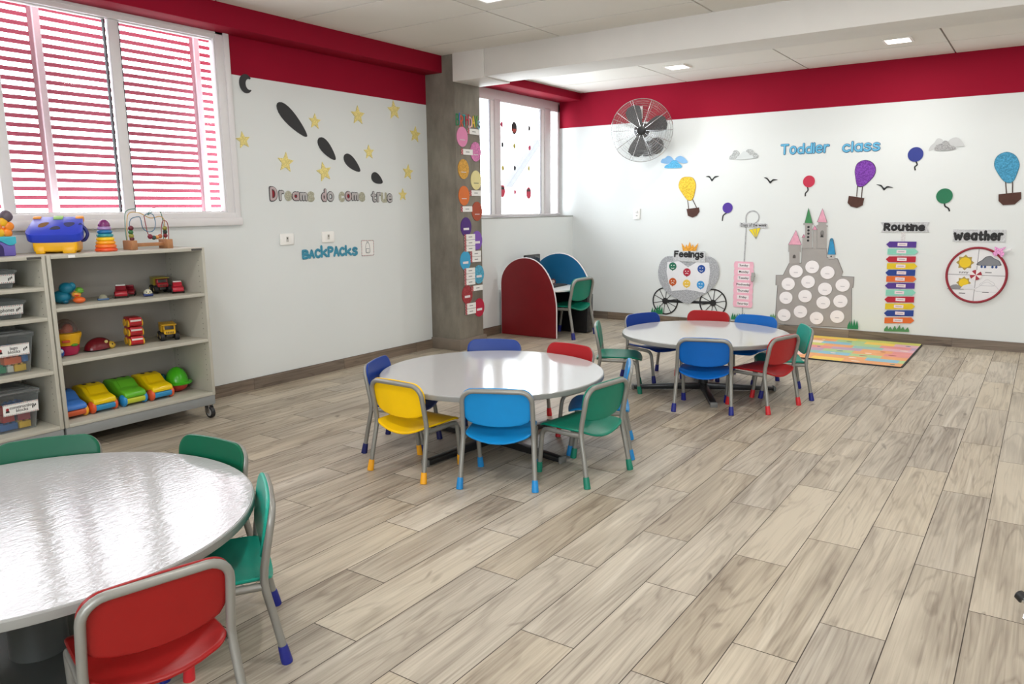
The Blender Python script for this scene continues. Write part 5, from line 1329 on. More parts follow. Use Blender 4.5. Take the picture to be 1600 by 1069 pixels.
def glyph_into(mb, ch, fn_, nrm, box, hw, mi, d, th):
    """strokes of one letter fitted to box = (u0, v0, u1, v1), half stroke width hw, standing d off the wall"""
    S = GLY[ch]
    xs = [p[0] for s in S for p in s]; ys = [p[1] for s in S for p in s]
    x0, x1, y0, y1 = min(xs), max(xs), min(ys), max(ys)
    u0, v0, u1, v1 = box[0] + hw, box[1] + hw, box[2] - hw, box[3] - hw
    fx = lambda x: (u0 + (x - x0) / (x1 - x0) * (u1 - u0)) if x1 > x0 else (u0 + u1) / 2
    fy = lambda y: v0 + (y - y0) / (y1 - y0) * (v1 - v0)
    s_flat[0] = th
    for s in S:
        P_ = [Vector(fn_(fx(x), fy(y), d)) for x, y in s]
        closed = (P_[0] - P_[-1]).length < 1e-5
        if closed: mb.tube(P_[:-1], hw, 8, mi, False, True, flat=nrm)
        else:
            # split at sharp corners so the strokes keep their width
            run = [P_[0]]
            segs = []
            for i in range(1, len(P_)):
                run.append(P_[i])
                if i < len(P_) - 1 and (P_[i] - P_[i - 1]).angle(P_[i + 1] - P_[i]) > 0.9:
                    segs.append(run); run = [P_[i]]
            segs.append(run)
            for r in segs:
                mb.tube(r, hw, 8, mi, True, False, flat=nrm)
                for e in (r[0], r[-1]):
                    a = nrm.orthogonal().normalized(); b = nrm.cross(a)
                    mb.add([e + nrm * th] + [e + (a * math.cos(k * PI / 6) + b * math.sin(k * PI / 6)) * hw for k in range(12)], [(0, 1 + k, 1 + (k + 1) % 12) for k in range(12)], mi, True)
def layout(word, box, gap=0.22):
    """letter boxes for a word across box = (u0, v0, u1, v1), descender below v0 allowed"""
    ws = []
    for c in word:
        xs = [p[0] for s in GLY[c] for p in s]; ys = [p[1] for s in GLY[c] for p in s]
        ws.append((max(xs) - min(xs) + gap, min(ys), max(ys)))
    tot = sum(w_[0] for w_ in ws)
    hi = max(w_[2] for w_ in ws); lo = min(min(w_[1] for w_ in ws), 0)
    k = (box[2] - box[0]) / tot
    vy = (box[3] - box[1]) / (hi - lo)
    out, x = [], box[0]
    for c, (w_, a, b) in zip(word, ws):
        if 0.5 < b < 0.75 and hi > 0.9: b = 0.80
        out.append((c, x, box[1] + (a - lo) * vy, x + w_ * k, box[1] + (b - lo) * vy))
        x += w_ * k
    return out
ORD = ['first', 'second', 'third', 'fourth']
def letters(word, boxes, fn_, nrm, hw, mats_for, words, cat='letter', group=None, colour_word='', place=''):
    """each cut-out letter is a thing of its own"""
    seen = {}
    idx = 0
    for wd in words:
        cnt = {}
        for c in wd:
            cnt[c] = cnt.get(c, 0) + 1
            ch, u0, v0, u1, v1 = boxes[idx]
            outline, face, inner, cw = mats_for(idx, c)
            mb = MB()
            mats = []
            if outline:
                mats.append(outline)
                glyph_into(mb, c, fn_, nrm, (u0, v0, u1, v1), hw, 0, 0.0035, 0.003)
            mats.append(face)
            h2 = hw * 0.66 if outline else hw
            ins = hw - h2
            if inner:
                mats.append(inner)
                mb.add([fn_(u, v, 0.002) for u, v in circ(((u0 + u1) / 2, v0 + (v1 - v0) * (0.5 if c in 'Doc' else 0.36)), (u1 - u0) * 0.28, 14, (v1 - v0) * 0.26)], [tuple(range(14))], len(mats) - 1)
            glyph_into(mb, c, fn_, nrm, (u0 + ins, v0 + ins, u1 - ins, v1 - ins), h2, 1 if outline else 0, 0.0065 if outline else 0.0035, 0.003)
            total = wd.count(c)
            which = (ORD[cnt[c] - 1] + ' ') if total > 1 else ''
            tag(obj('letter', mb, mats), f"{cw}cut-out letter {c}, {which + c + ' ' if total > 1 else ''}of the word {wd} {place}".replace('  ', ' '), cat, group)
            idx += 1

# --- left wall
def star(cu, cv, R, rot=0.0):
    return [(cu + (R if k % 2 == 0 else R * 0.45) * math.sin(rot + k * PI / 5), cv + (R if k % 2 == 0 else R * 0.45) * math.cos(rot + k * PI / 5)) for k in range(10)]
mu, mv = P['moon'][0]
mo = [(mu + 0.060 * math.cos(math.radians(a)), mv + 0.072 * math.sin(math.radians(a))) for a in range(40, 321, 14)] + [(mu + 0.028 + 0.034 * math.cos(math.radians(a)), mv - 0.002 + 0.042 * math.sin(math.radians(a))) for a in range(290, 69, -20)]
tag(obj('paper_moon', MB().prism(mo, FL, 0.001, 0.008, 0), M('#2f3032', 0.6)), 'dark grey crescent moon cut-out beside the large window', 'decoration')
SL = ['yellow paper star nearest the large window', 'yellow paper star above the letters D and r of Dreams', 'yellow paper star above the word do', 'yellow paper star nearest the large dark cut-out', 'yellow paper star right of the middle, under the red band', 'highest yellow paper star, under the red band', 'yellow paper star nearest the column', 'small yellow paper star right of the dark cut-outs', 'yellow paper star above the last letters of the word true', 'smallest yellow paper star, right of the word true']
SR = [0.068, 0.085, 0.088, 0.068, 0.088, 0.092, 0.082, 0.068, 0.078, 0.062]
for i, (u, v) in enumerate(P['stars']):
    mb = MB().prism(star(u, v, SR[i], (-0.15, 0.1, -0.2, 0.05, 0.0, -0.1, 0.1, -0.05, 0.1, 0.0)[i]), FL, 0.001, 0.007, 0)
    tag(obj('paper_star', mb, [glitter('#dfcf80', 0.2)]), SL[i], 'star', 'yellow stars on the left wall')
SHP = ['large dark grey paper cut-out under the red band, left of the others', 'dark grey paper cut-out, second from the left, above the word do', 'dark grey paper cut-out, third from the left, above the word come', 'smallest dark grey paper cut-out, above the word true']
for i, (u, v) in enumerate(P['shapes']):
    a, b, an = ((0.19, 0.058, -0.70), (0.125, 0.052, -0.75), (0.115, 0.05, -0.62), (0.078, 0.046, -0.45))[i]
    pts = []
    for k in range(24):
        q = k / 24 * 2 * PI
        x, y = a * math.cos(q), b * math.sin(q) * (1 - 0.35 * math.cos(q))
        pts.append((u + x * math.cos(an) - y * math.sin(an), v + x * math.sin(an) + y * math.cos(an)))
    tag(obj('paper_shape', MB().prism(pts, FL, 0.001, 0.007, 0), M('#2f3032', 0.65)), SHP[i], 'decoration', 'dark cut-outs on the left wall')
gD, gL = M('#3b3a3c', 0.6), M('#b3b0b0', 0.55)
olive = glitter('#a5a48f', 0.3)
def dm(i, c):
    if i in (2, 5, 8, 11, 14): return (None, olive, None, 'glittery beige ')
    if i in (0, 3, 6, 9): return (gD, M('#b7a5a6', 0.55), M('#8f1226', 0.55) , 'grey and red ')
    return (gD, gL, None, 'grey ')
letters('', P['dreams'], FL, NL, 0.0158, dm, ['Dreams', 'do', 'come', 'true'], group='cut-out letters on the left wall', place='on the left wall')
letters('', P['backpacks'], FL, NL, 0.0125, lambda i, c: (None, glitter('#2f87a3', 0.25), None, 'blue '), ['BACkPACks'], group='blue letters over the backpack card', place='beside the backpack card')
t = thing('picture_card', 'small white card with a dotted red border and a backpack drawing', 'card', (XL, P['bcard'][0][0], 1.02))
bc = P['bcard']
cu, cv = sum(p[0] for p in bc) / 4, sum(p[1] for p in bc) / 4
mb = MB().prism(bc, FL, 0.001, 0.0035, 0)
for k in range(11):
    for a, b in ((0, 1), (1, 2), (2, 3), (3, 0)):
        q = (k + 0.5) / 11
        u, v = bc[a][0] + (bc[b][0] - bc[a][0]) * q, bc[a][1] + (bc[b][1] - bc[a][1]) * q
        u, v = u + (cu - u) * 0.07, v + (cv - v) * 0.07
        mb.add([FL(x, y, 0.0038) for x, y in circ((u, v), 0.0045, 8)], [tuple(range(8))], 1 if k % 2 else 2)
def line(mb, pts, fn_, nrm, hw, mi, d, closed=False):
    s_flat[0] = 0.0006
    mb.tube([Vector(fn_(u, v, d)) for u, v in pts], hw, 6, mi, not closed, closed, flat=nrm)
obj('card', mb, [PAPER, M('#a33', 0.6) if False else M('#aa3344', 0.6), INK], t, True)
dr = MB()
line(dr, sm([(cu - 0.024, cv - 0.045), (cu - 0.028, cv), (cu - 0.018, cv + 0.04), (cu, cv + 0.05), (cu + 0.018, cv + 0.04), (cu + 0.028, cv), (cu + 0.024, cv - 0.045), (cu - 0.024, cv - 0.045)]), FL, NL, 0.002, 0, 0.0042)
line(dr, [(cu - 0.018, cv - 0.005), (cu + 0.018, cv - 0.005), (cu + 0.018, cv - 0.04), (cu - 0.018, cv - 0.04), (cu - 0.018, cv - 0.005)], FL, NL, 0.002, 0, 0.0042)
line(dr, sm([(cu - 0.01, cv + 0.048), (cu - 0.008, cv + 0.06), (cu + 0.008, cv + 0.06), (cu + 0.01, cv + 0.048)]), FL, NL, 0.002, 0, 0.0042)
obj('backpack_drawing', dr, M('#4d5a61', 0.6), t, True)
for i in (0, 4):
    q = P['plates'][i:i + 4]
    u, v = sum(p[0] for p in q) / 4, sum(p[1] for p in q) / 4
    t = thing('light_switch', 'white switch plate on the left wall, left of the other one' if i == 0 else 'white switch plate above the word BACkPACks', 'switch', (XL, u, v - 0.05), 0, 'switch plates on the left wall')
    obj('cover_plate', MB().prism([(u - 0.072, v - 0.048), (u + 0.072, v - 0.048), (u + 0.072, v + 0.048), (u - 0.072, v + 0.048)], FL, 0.001, 0.014, 0, 0.005, True), M('#f4f3ef', 0.4), t, True)
    obj('rocker', MB().prism([(u - 0.012, v - 0.022), (u + 0.012, v - 0.022), (u + 0.012, v + 0.022), (u - 0.012, v + 0.022)], FL, 0.0142, 0.018, 0, 0.003, True), M('#c9c7c1', 0.4), t, True)
    obj('rocker_mark', MB().prism(circ((u, v + 0.008), 0.006, 10, 0.009), FL, 0.0181, 0.0186), M('#55534f', 0.6), t, True)

# --- column: birthday chart
bb = P['bd_text']
box = (6.112, 2.270, 6.505, 2.388)
BCOL = ['#1f7a4a', '#2a63b8', '#d3532e', '#3a9a9a', '#b3263a', '#e9b9c4', '#e0bd3a', '#5f9a4a', '#8fb9c9']
lay = layout('BIRTHDAYS', box, 0.16)
letters('', [(c, a - 0.006, b + 0.012 * math.sin(i * 2.1), e + 0.006, f + 0.012 * math.sin(i * 2.1)) for i, (c, a, b, e, f) in enumerate(lay)], FC, NL, 0.008, lambda i, c: (None, M(BCOL[i], 0.6), None, ('green ', 'blue ', 'orange ', 'teal ', 'dark red ', 'pale pink ', 'yellow ', 'leaf green ', 'light blue ')[i]), ['BIRTHDAYS'], group='letters at the top of the column', place='on the column')
DC = [('pink', '#e38ab5', 0), ('glittery pink', '#c96fa6', 1), ('glittery gold', '#c8921e', 1), ('pale yellow', '#e3d79a', 0), ('orange', '#d9702c', 0), ('rust brown', '#a8472a', 0), ('dark purple', '#4b2478', 0), ('violet', '#7a4fae', 0), ('sky blue', '#3a9fcb', 0), ('glittery light blue', '#3f97b5', 1), ('dark red', '#94202a', 1), ('bright red', '#b3183a', 0)]
for i, (u, v) in enumerate(P['bd_disc']):
    nm, hx, gl = DC[i]
    t = thing('birthday_disc', nm + ' paper disc on the concrete column', 'decoration', (XC, u, v - 0.1), 0, 'birthday discs on the column')
    obj('disc', MB().prism(circ((u, v), 0.088, 32, 0.098), FC, 0.001, 0.006, 0), glitter(hx, 0.3) if gl else M(hx, 0.6), t, True)
    wv = v - 0.03 if i < 6 else v - 0.02
    ml = MB().prism([(u - 0.045, wv - 0.012), (u + 0.045, wv - 0.012), (u + 0.045, wv + 0.012), (u - 0.045, wv + 0.012)], FC, 0.0062, 0.0072, 0) if i > 5 else MB()
    if i <= 5: ml.prism([(u - 0.04, wv - 0.004), (u + 0.04, wv - 0.004), (u + 0.04, wv + 0.004), (u - 0.04, wv + 0.004)], FC, 0.0062, 0.0068, 0)
    obj('month_strip', ml, M('#e6dfe2', 0.6) if i > 5 else M('#d9cfd0' if i != 3 else '#6a6a5a', 0.6), t, True)
TGL = [('beside the pink disc at the top', 1), ('left of the glittery pink disc', 1), ('right of the orange disc', 1), ('left of the rust brown disc', 1), ('left of the violet disc', 3), ('right of the sky blue disc', 2), ('left of the glittery light blue disc', 3), ('right of the dark red disc', 1), ('left of the bright red disc', 2)]
for i, (u, v) in enumerate(P['bd_tag']):
    wh, n = TGL[i]
    hw = 0.095 if n == 1 else 0.09
    t = thing('name_tag', ('white name tag ' if n == 1 else ('two ' if n == 2 else 'three ') + 'stacked white name strips ') + wh, 'name tag', (XC, u, v - 0.03 * n), 0, 'name tags on the column')
    for k in range(n):
        vv = v + (n - 1) * 0.030 - k * 0.060
        sl_ = 0.012
        cd = MB().prism([(u - hw, vv - 0.028), (u + hw, vv - 0.028 + sl_ * 0), (u + hw, vv + 0.028), (u - hw, vv + 0.028)], FC, 0.0075, 0.009, 0)
        cd.add([FC(u - hw, vv - 0.028, 0.0092), FC(u - hw + 0.03, vv - 0.028, 0.0092), FC(u - hw + 0.03, vv + 0.028, 0.0092), FC(u - hw, vv + 0.028, 0.0092)], [(0, 1, 2, 3)], 1)
        for j in range(4): cd.add([FC(x, y, 0.0095) for x, y in circ((u - hw + 0.008 + 0.014 * (j % 2), vv - 0.02 + 0.013 * j), 0.004, 8)], [tuple(range(8))], 0)
        cd.add([FC(u - 0.02, vv - 0.004, 0.0092), FC(u + 0.04, vv - 0.004, 0.0092), FC(u + 0.04, vv + 0.004, 0.0092), FC(u - 0.02, vv + 0.004, 0.0092)], [(0, 1, 2, 3)], 2)
        obj('strip', cd, [PAPER, M('#a5323a', 0.6), M('#8a8888', 0.6)], t, True)

# --- stickers on window_2
STK = [('#c9476a', 0), ('#2c2c2e', 1), ('#5a5a5e', 0), ('#4a4a50', 0), ('#b0a53a', 0), ('#cf3f66', 0), ('#b9a93c', 0), ('#47474d', 0), ('#c9bd6a', 0), ('#cf3552', 2), ('#d0506e', 0), ('#cf3552', 2)]
SN = ['small pink round sticker at top left', 'large dark round sticker with a red lower half, top middle', 'small grey round sticker at top right', 'small dark grey round sticker, second row left', 'small olive yellow round sticker, second row middle', 'small red round sticker, second row right', 'small yellow round sticker, third row left', 'small dark grey round sticker, third row middle', 'small pale yellow round sticker, third row right', 'large red round sticker, bottom row left', 'small pink round sticker, bottom row middle', 'large red round sticker, bottom row right']
FWN = lambda u, v, d: (-5.456 + d, u, v)
for i, (u, v) in enumerate(P['stick']):
    hx, big = STK[i]
    r = 0.075 if big else 0.032
    mb = MB().prism(circ((u, v), r * 0.8, 20, r), FWN, 0.0005, 0.0015, 0)
    mats = [M(hx, 0.5)]
    if big:
        mats.append(M('#b84a40' if big == 1 else '#3a2b2e', 0.5))
        pts = [(u + r * 0.62 * math.cos(math.radians(a)), v + (r * 0.75) * math.sin(math.radians(a))) for a in (range(190, 351, 16) if big == 1 else range(20, 161, 14))]
        mb.add([FWN(x, y, 0.0017) for x, y in pts], [tuple(range(len(pts)))], 1)
    tag(obj('window_sticker', mb, mats), SN[i] + ' of the small window', 'sticker', 'round stickers on the small window')

# --- back wall
def decal(name, label, cat, pts, mat, d=0.006, group=None, d0=0.001):
    return tag(obj(name, MB().prism(pts, FB, d0, d, 0), mat), label, cat, group)
tb_, cb_ = P['toddler'], P['class']
def skewbox(q): return (q[0][0], (q[3][1] + q[2][1]) / 2, q[1][0], (q[0][1] + q[1][1]) / 2)
BLU = (M('#2f5f86', 0.6), M('#63b5dc', 0.5), None, 'light blue ')
l1 = layout('Toddler', (tb_[0][0], 2.014, tb_[1][0], 2.138), 0.16)
letters('', l1, FB, NB, 0.0138, lambda i, c: BLU, ['Toddler'], group='letters spelling Toddler class', place='on the back wall')
l2 = layout('class', (cb_[0][0], 2.008, cb_[1][0], 2.130), 0.24)
letters('', l2, FB, NB, 0.0138, lambda i, c: BLU, ['class'], group='letters spelling Toddler class', place='on the back wall')

def cloud(label, parts):
    xs = [p[0] for q, _, _ in parts for p in q]; vs_ = [p[1] for q, _, _ in parts for p in q]
    t = thing('paper_cloud', label, 'decoration', (sum(xs) / len(xs), YB, min(vs_)), 0, 'paper clouds on the back wall')
    for k, (q, mt, d) in enumerate(parts):
        obj('cloud_piece', MB().prism(smooth2(q, 4), FB, 0.001 + 0.003 * k, 0.004 + 0.003 * k, 0), mt, t, True)
cloud('blue paper cloud in three pieces right of the fan', [(P['cl1a'], M('#82b2dc', 0.6), 0), (P['cl1b'], M('#82b2dc', 0.6), 0), (P['cl1c'], glitter('#4aa3cf', 0.3), 0)])
cloud('pale grey paper cloud left of the word Toddler', [(P['cl2a'], glitter('#aaaeae', 0.3), 0), (P['cl2b'], glitter('#aaaeae', 0.3), 0), (P['cl2c'], M('#cfd5d5', 0.6), 0)])
cloud('silver paper cloud right of the word class', [(P['cl3a'], M('#c6c8c8', 0.6), 0), (P['cl3b'], M('#c6c8c8', 0.6), 0), (P['cl3c'], glitter('#9a9a9a', 0.4), 0)])
def bird(label, q):
    up = smooth([(u, v, 0) for u, v in q], 5)
    n = len(up)
    th = lambda i: 0.019 * math.sin(PI * min(1, max(0, i / (n - 1)))) + 0.001
    pts = [(p.x, p.y + th(i) * 0.3) for i, p in enumerate(up)] + [(p.x, p.y - th(i)) for i, p in reversed(list(enumerate(up)))]
    decal('paper_bird', label, 'decoration', pts, INK, 0.005, 'black birds on the back wall')
bird('black paper bird nearest the yellow hot-air balloon', P['birdA'])
bird('black paper bird below the pale grey cloud, left of the red balloon', P['birdB'])
bird('black paper bird right of the purple hot-air balloon', P['birdD'])
def hab(k, label, hx, rim):
    hu, ba, ro = P['hab' + k], P['bas' + k], P['rop' + k]
    cx, cv = sum(p[0] for p in hu) / len(hu), min(p[1] for p in ba)
    t = thing('paper_hot_air_balloon', label, 'decoration', (cx, YB, cv), 0, 'paper hot-air balloons')
    big = smooth2(hu, 4)
    gx, gv = cx, sum(p[1] for p in hu) / len(hu)
    obj('rim', MB().prism(big, FB, 0.001, 0.004, 0), M(rim, 0.6), t, True)
    obj('envelope', MB().prism([(gx + (u - gx) * 0.95, gv + (v - gv) * 0.96) for u, v in big], FB, 0.004, 0.007, 0), glitter(hx, 0.35), t, True)
    for a, b in ((0, 1), (2, 3)):
        rp = MB(); line(rp, [ro[a], ro[b]], FB, NB, 0.005, 0, 0.0035)
        obj('rope', rp, M('#4a3a34', 0.6), t, True)
    obj('basket', MB().prism(ba, FB, 0.001, 0.008, 0), M('#4b2a20', 0.7, var=0.12, scale=30), t, True)
hab('0', 'yellow glitter hot-air balloon with brown basket below the blue cloud', '#dfb61e', '#b9952a')
hab('1', 'purple glitter hot-air balloon with brown basket right of the red balloon', '#6d1f9a', '#3a1a4a')
hab('2', 'turquoise glitter hot-air balloon with brown basket near the right edge', '#1f86ad', '#3a7f96')
for k, (nm, hx, c, sq, r, rest) in enumerate((('blue', '#25348a', P['mball'][0], P['mstr1'], 0.072, 'below the silver cloud'), ('red', '#c22a48', P['mball'][1], P['mstr2'], 0.063, 'above the castle'), ('green', '#12704a', P['mball'][2], P['mstr3'], 0.074, 'above the word Routine'), ('purple', '#50319a', P['mball0'][0], P['mstr0'], 0.060, 'left of the days of the week sign'))):
    t = thing('paper_balloon', nm + ' round paper balloon with a black string ' + rest, 'decoration', (c[0], YB, sq[-1][1]), 0, 'round paper balloons')
    obj('balloon', MB().prism(circ(c, r, 30, r * 1.02), FB, 0.001, 0.006, 0), M(hx, 0.55), t, True)
    s_ = MB(); line(s_, sm(sq, 4), FB, NB, 0.007, 0, 0.003)
    obj('string', s_, INK, t, True)

def grass(label, q, hx, n):
    (u0, v0), (u1, v1), (_, vt) = q
    pts = [(u0, v0), (u1, v1)]
    rnd = random.Random(n * 7 + 1)
    for k in range(n, 0, -1):
        a = u0 + (u1 - u0) * k / n; b = u0 + (u1 - u0) * (k - 1) / n
        base = v0 + (v1 - v0) * k / n
        H = (vt - v0) * rnd.uniform(0.6, 1.0)
        pts += [(a - (a - b) * 0.02, base + H * 0.35), ((a + b) / 2 + (a - b) * rnd.uniform(-0.3, 0.3), base + H)]
    pts += [(u0, v0 + (vt - v0) * 0.3)]
    decal('paper_grass', label, 'decoration', pts, M(hx, 0.65), 0.011, 'green paper grass tufts', 0.008)
grass('green paper grass tuft at the left wheel of the carriage', P['grass1'], '#1b7d4f', 5)
grass('green paper grass at the foot of the days of the week post', P['grass2'], '#1b7d4f', 8)
grass('faded green paper grass at the left foot of the castle', P['grass3'], '#5f9a63', 4)
grass('green paper grass at the right foot of the castle', P['grass4'], '#1b7d4f', 4)
grass('green paper grass at the foot of the routine post', P['grass5'], '#4f8a57', 6)

# carriage: heart, cloth, wheels, crown, sign
t = thing('paper_carriage', 'grey glitter heart-shaped carriage with black wheels, crown and Feelings sign', 'wall display', (-3.57, YB, 0.15))
WH = P['wheels']
R_ = 0.165
ax = MB(); line(ax, WH, FB, NB, 0.017, 0, 0.003)
obj('axle', ax, INK, t, True)
for (u, v) in WH:
    wm = MB()
    s_flat[0] = 0.002
    wm.tube([Vector(FB(a, b, 0.005)) for a, b in circ((u, v), R_, 48)], 0.0085, 6, closed=True, flat=NB)
    for k in range(10):
        a = k / 10 * 2 * PI + 0.2
        line(wm, [(u + 0.03 * math.cos(a), v + 0.03 * math.sin(a)), (u + R_ * math.cos(a), v + R_ * math.sin(a))], FB, NB, 0.0042, 0, 0.005)
    wm.prism(circ((u, v), 0.040, 20), FB, 0.004, 0.008, 0)
    obj('wheel', wm, INK, t, True)
obj('heart', MB().prism(smooth2(P['heart'], 3), FB, 0.0085, 0.012, 0), glitter('#a2a4a8', 0.35), t, True)
obj('cloth', MB().prism(P['panel'], FB, 0.0121, 0.0135, 0), M('#e3e3e6', 0.7, var=0.04, scale=5), t, True)
FCOL = [('green', '#1b6a4f'), ('red', '#b01f3a'), ('dark blue', '#1d4a9a'), ('orange', '#c2561f'), ('yellow', '#e6bd45'), ('light blue', '#3d94d0')]
for i, (u, v) in enumerate(P['faces']):
    fm = MB().prism(circ((u, v), 0.049, 24), FB, 0.0136, 0.0155, 0).prism([(u - 0.010, v - 0.044), (u + 0.010, v - 0.044), (u, v - 0.060)], FB, 0.0136, 0.0155, 0)
    for s in (-1, 1): fm.add([FB(a, b, 0.0158) for a, b in circ((u + s * 0.017, v + 0.012), 0.008, 10, 0.006)], [tuple(range(10))], 1)
    mo_ = sm([(u - 0.020, v - 0.020), (u, v - (0.010 if i in (1, 3) else 0.028)), (u + 0.020, v - 0.020)], 4)
    line(fm, mo_, FB, NB, 0.0035, 1, 0.0160)
    obj('feeling_face', fm, [M(FCOL[i][1], 0.5), M('#e9e6e2', 0.6)], t, True, FCOL[i][0] + ' round feeling face')
obj('crown', MB().prism(P['crown'], FB, 0.0125, 0.0145, 0), glitter('#dd9a2a', 0.3), t, True)
sg = obj('sign_board', MB().prism(P['fsign'], FB, 0.0146, 0.0165, 0), glitter('#c3c5c7', 0.15), t, True)
q = P['ftext']
lm = MB()
for c, a, b, e, f in layout('Feelings', (q[0][0], 0.815, q[1][0], 0.925), 0.15): glyph_into(lm, c, FB, NB, (a, b, e, f), 0.0098, 0, 0.018, 0.003)
obj('sign_lettering', lm, INK, sg, True, 'black lettering Feelings')

# days of the week
t = thing('paper_street_lamp', 'thin paper lamp post with Days of the week sign and pink strips', 'wall display', (-2.90, YB, 0.15))
po = P['post']
cr = P['curl']
cc = cr[0]; R0 = abs(cr[1][0] - cc[0])
curl = [(cc[0] + R0 * (1 - 0.012 * max(0, k - 10)) * math.cos(PI - k * PI / 12), cc[1] + R0 * (1 - 0.012 * max(0, k - 10)) * math.sin(PI - k * PI / 12)) for k in range(0, 20)]
pm_ = MB(); line(pm_, [po[0], po[1], po[2], po[3]] + curl, FB, NB, 0.0075, 0, 0.003)
obj('lamp_post', pm_, glitter('#a8aaac', 0.25), t, True)
sg = obj('sign_board', MB().prism(P['dsign'], FB, 0.006, 0.008, 0), glitter('#c0c2c4', 0.2), t, True)
ds = P['dsign']
lm = MB(); small_text(lm, 'Days of the week', FB, (ds[0][0] + ds[1][0]) / 2, sum(p[1] for p in ds) / 4, 0.05, 0, 0.0083, (ds[1][0] - ds[0][0]) * 0.92)
obj('sign_lettering', lm, INK, sg, True, 'black lettering Days of the week')
lp = P['lamp']
lg = MB().prism(lp, FB, 0.001, 0.0035, 0)
for k in (0.33, 0.66): line(lg, [(lp[0][0] + (lp[1][0] - lp[0][0]) * k, lp[0][1] + (lp[1][1] - lp[0][1]) * k), lp[2]], FB, NB, 0.003, 1, 0.0038)
line(lg, lp, FB, NB, 0.004, 1, 0.0038, True)
obj('lamp_shade', lg, [M('#ecd320', 0.5), M('#8f8f86', 0.6)], t, True, 'yellow triangular lamp shade')
DAYS = ['Sunday', 'Monday', 'Tuesday', 'Wednesday', 'Thursday', 'Friday', 'Saturday']
dw = (P['dayw'][1][0] - P['dayw'][0][0]) / 2
for i, (u, v) in enumerate(P['days']):
    hh = 0.046
    o_ = [(u - dw * 0.85, v - hh), (u + dw * 0.85, v - hh)] + arc(u + dw * 0.85, v, dw * 0.15, hh, -80, 80, 6) + [(u + dw * 0.85, v + hh), (u - dw * 0.85, v + hh)] + arc(u - dw * 0.85, v, dw * 0.15, hh, 100, 260, 6)
    s_ = thing('day_strip', 'pink strip reading ' + DAYS[i] + ' on the days of the week post', 'strip', (u, YB, v - hh), 0, 'pink day strips')
    e_ = 0.0005 * (i % 2)
    obj('pink_card', MB().prism(o_, FB, 0.0042 + e_, 0.006 + e_, 0), M('#efb6c8', 0.6, var=0.05, scale=20), s_, True)
    wl = MB().prism([(u - dw * 0.6, v - 0.024), (u + dw * 0.6, v - 0.024), (u + dw * 0.6, v + 0.024), (u - dw * 0.6, v + 0.024)], FB, 0.0061 + e_, 0.0069 + e_, 0)
    small_text(wl, DAYS[i], FB, u, v, 0.036, 1, 0.0073 + e_)
    obj('day_label', wl, [M('#f1e6ea', 0.6), INK], s_, True)
cu_, cv_ = P['clip'][0]
t = thing('clothes_peg', 'grey clothes peg clipped to the right of the pink day strips', 'peg', (cu_, YB, cv_ - 0.05))
obj('peg_arm', MB().prism([(cu_ - 0.022, cv_ - 0.05), (cu_ + 0.008, cv_ - 0.05), (cu_ + 0.018, cv_ + 0.055), (cu_ - 0.018, cv_ + 0.055)], FB, 0.008, 0.016, 0, 0.002), M('#8f8f8d', 0.5), t, True)
obj('peg_arm', MB().prism([(cu_ - 0.018, cv_ - 0.045), (cu_ + 0.012, cv_ - 0.045), (cu_ + 0.024, cv_ + 0.05), (cu_ - 0.012, cv_ + 0.05)], FB, 0.018, 0.026, 0, 0.002), M('#a5a5a2', 0.5), t, True)
obj('peg_spring', MB().tube([FB(cu_ - 0.02, cv_ + 0.01, 0.017), FB(cu_ + 0.024, cv_ + 0.01, 0.017)], 0.005, 8), CHROME, t, True)

# castle
t = thing('paper_castle', 'tall grey paper castle with coloured pointed roofs on the back wall', 'wall display', (-1.9, YB, 0.1))
GP = M('#a5a19e', 0.75, var=0.05, scale=7)
GE = M('#5f5c5a', 0.7)
obj('castle_wall', MB().prism(P['castle'], FB, 0.001, 0.004, 0), GP, t, True)
TW = [('tl', '#e2a3b8'), ('tg', '#3f8a55'), ('tr', '#e2a3b8'), ('ta', '#d993ab'), ('tb', '#d993ab'), ('tc', '#2f8fc0')]
for i, (k, rc) in enumerate(TW):
    d = 0.0042 if k in ('ta', 'tb') else 0.0062
    tw = obj('tower', MB().prism(P['c_' + k], FB, d, d + 0.002, 0), GP if k != 'tc' else M('#b9b6b4', 0.7), t, True)
    rf_ = MB().prism(P['c_' + k + '_r'], FB, d + 0.0004, d + 0.0026, 0)
    line(rf_, P['c_' + k + '_r'], FB, NB, 0.0025, 1, d + 0.003, True)
    obj('tower_roof', rf_, [M(rc, 0.65, var=0.1, scale=25), GE], tw, True)
    if k == 'tg':
        for u, v in P['c_gw']: obj('tower_window', MB().prism(circ((u, v), 0.013, 14), FB, d + 0.002, d + 0.0028, 0), INK, tw, True)
    if k == 'tr':
        u, v = P['c_rw'][0]
        wm = MB().prism(arc(u, v + 0.012, 0.021, 0.03, 0, 180, 8) + [(u - 0.021, v - 0.035), (u + 0.021, v - 0.035)], FB, d + 0.002, d + 0.0026, 0)
        wm.prism([(u - 0.014, v - 0.032), (u + 0.014, v - 0.032), (u, v + 0.005)], FB, d + 0.0027, d + 0.003, 1)
        obj('tower_window', wm, [M('#7a7775', 0.7), INK], tw, True)
    if k == 'tl':
        u, v = P['c_lw_'][0]; obj('tower_window', MB().prism(arc(u, v, 0.016, 0.02, 0, 180, 8) + [(u - 0.016, v - 0.02), (u + 0.016, v - 0.02)], FB, d + 0.002, d + 0.0026, 0), M('#55524f', 0.7), tw, True)
    if k == 'tc':
        u, v = P['c_bw_'][0]; obj('tower_window', MB().prism(circ((u, v), 0.009, 10), FB, d + 0.002, d + 0.0026, 0), INK, tw, True)
        obj('roof_ball', MB().prism(circ(P['c_ball'][0], 0.019, 16), FB, d + 0.003, d + 0.005, 0), M('#3a7f9f', 0.6), tw, True)
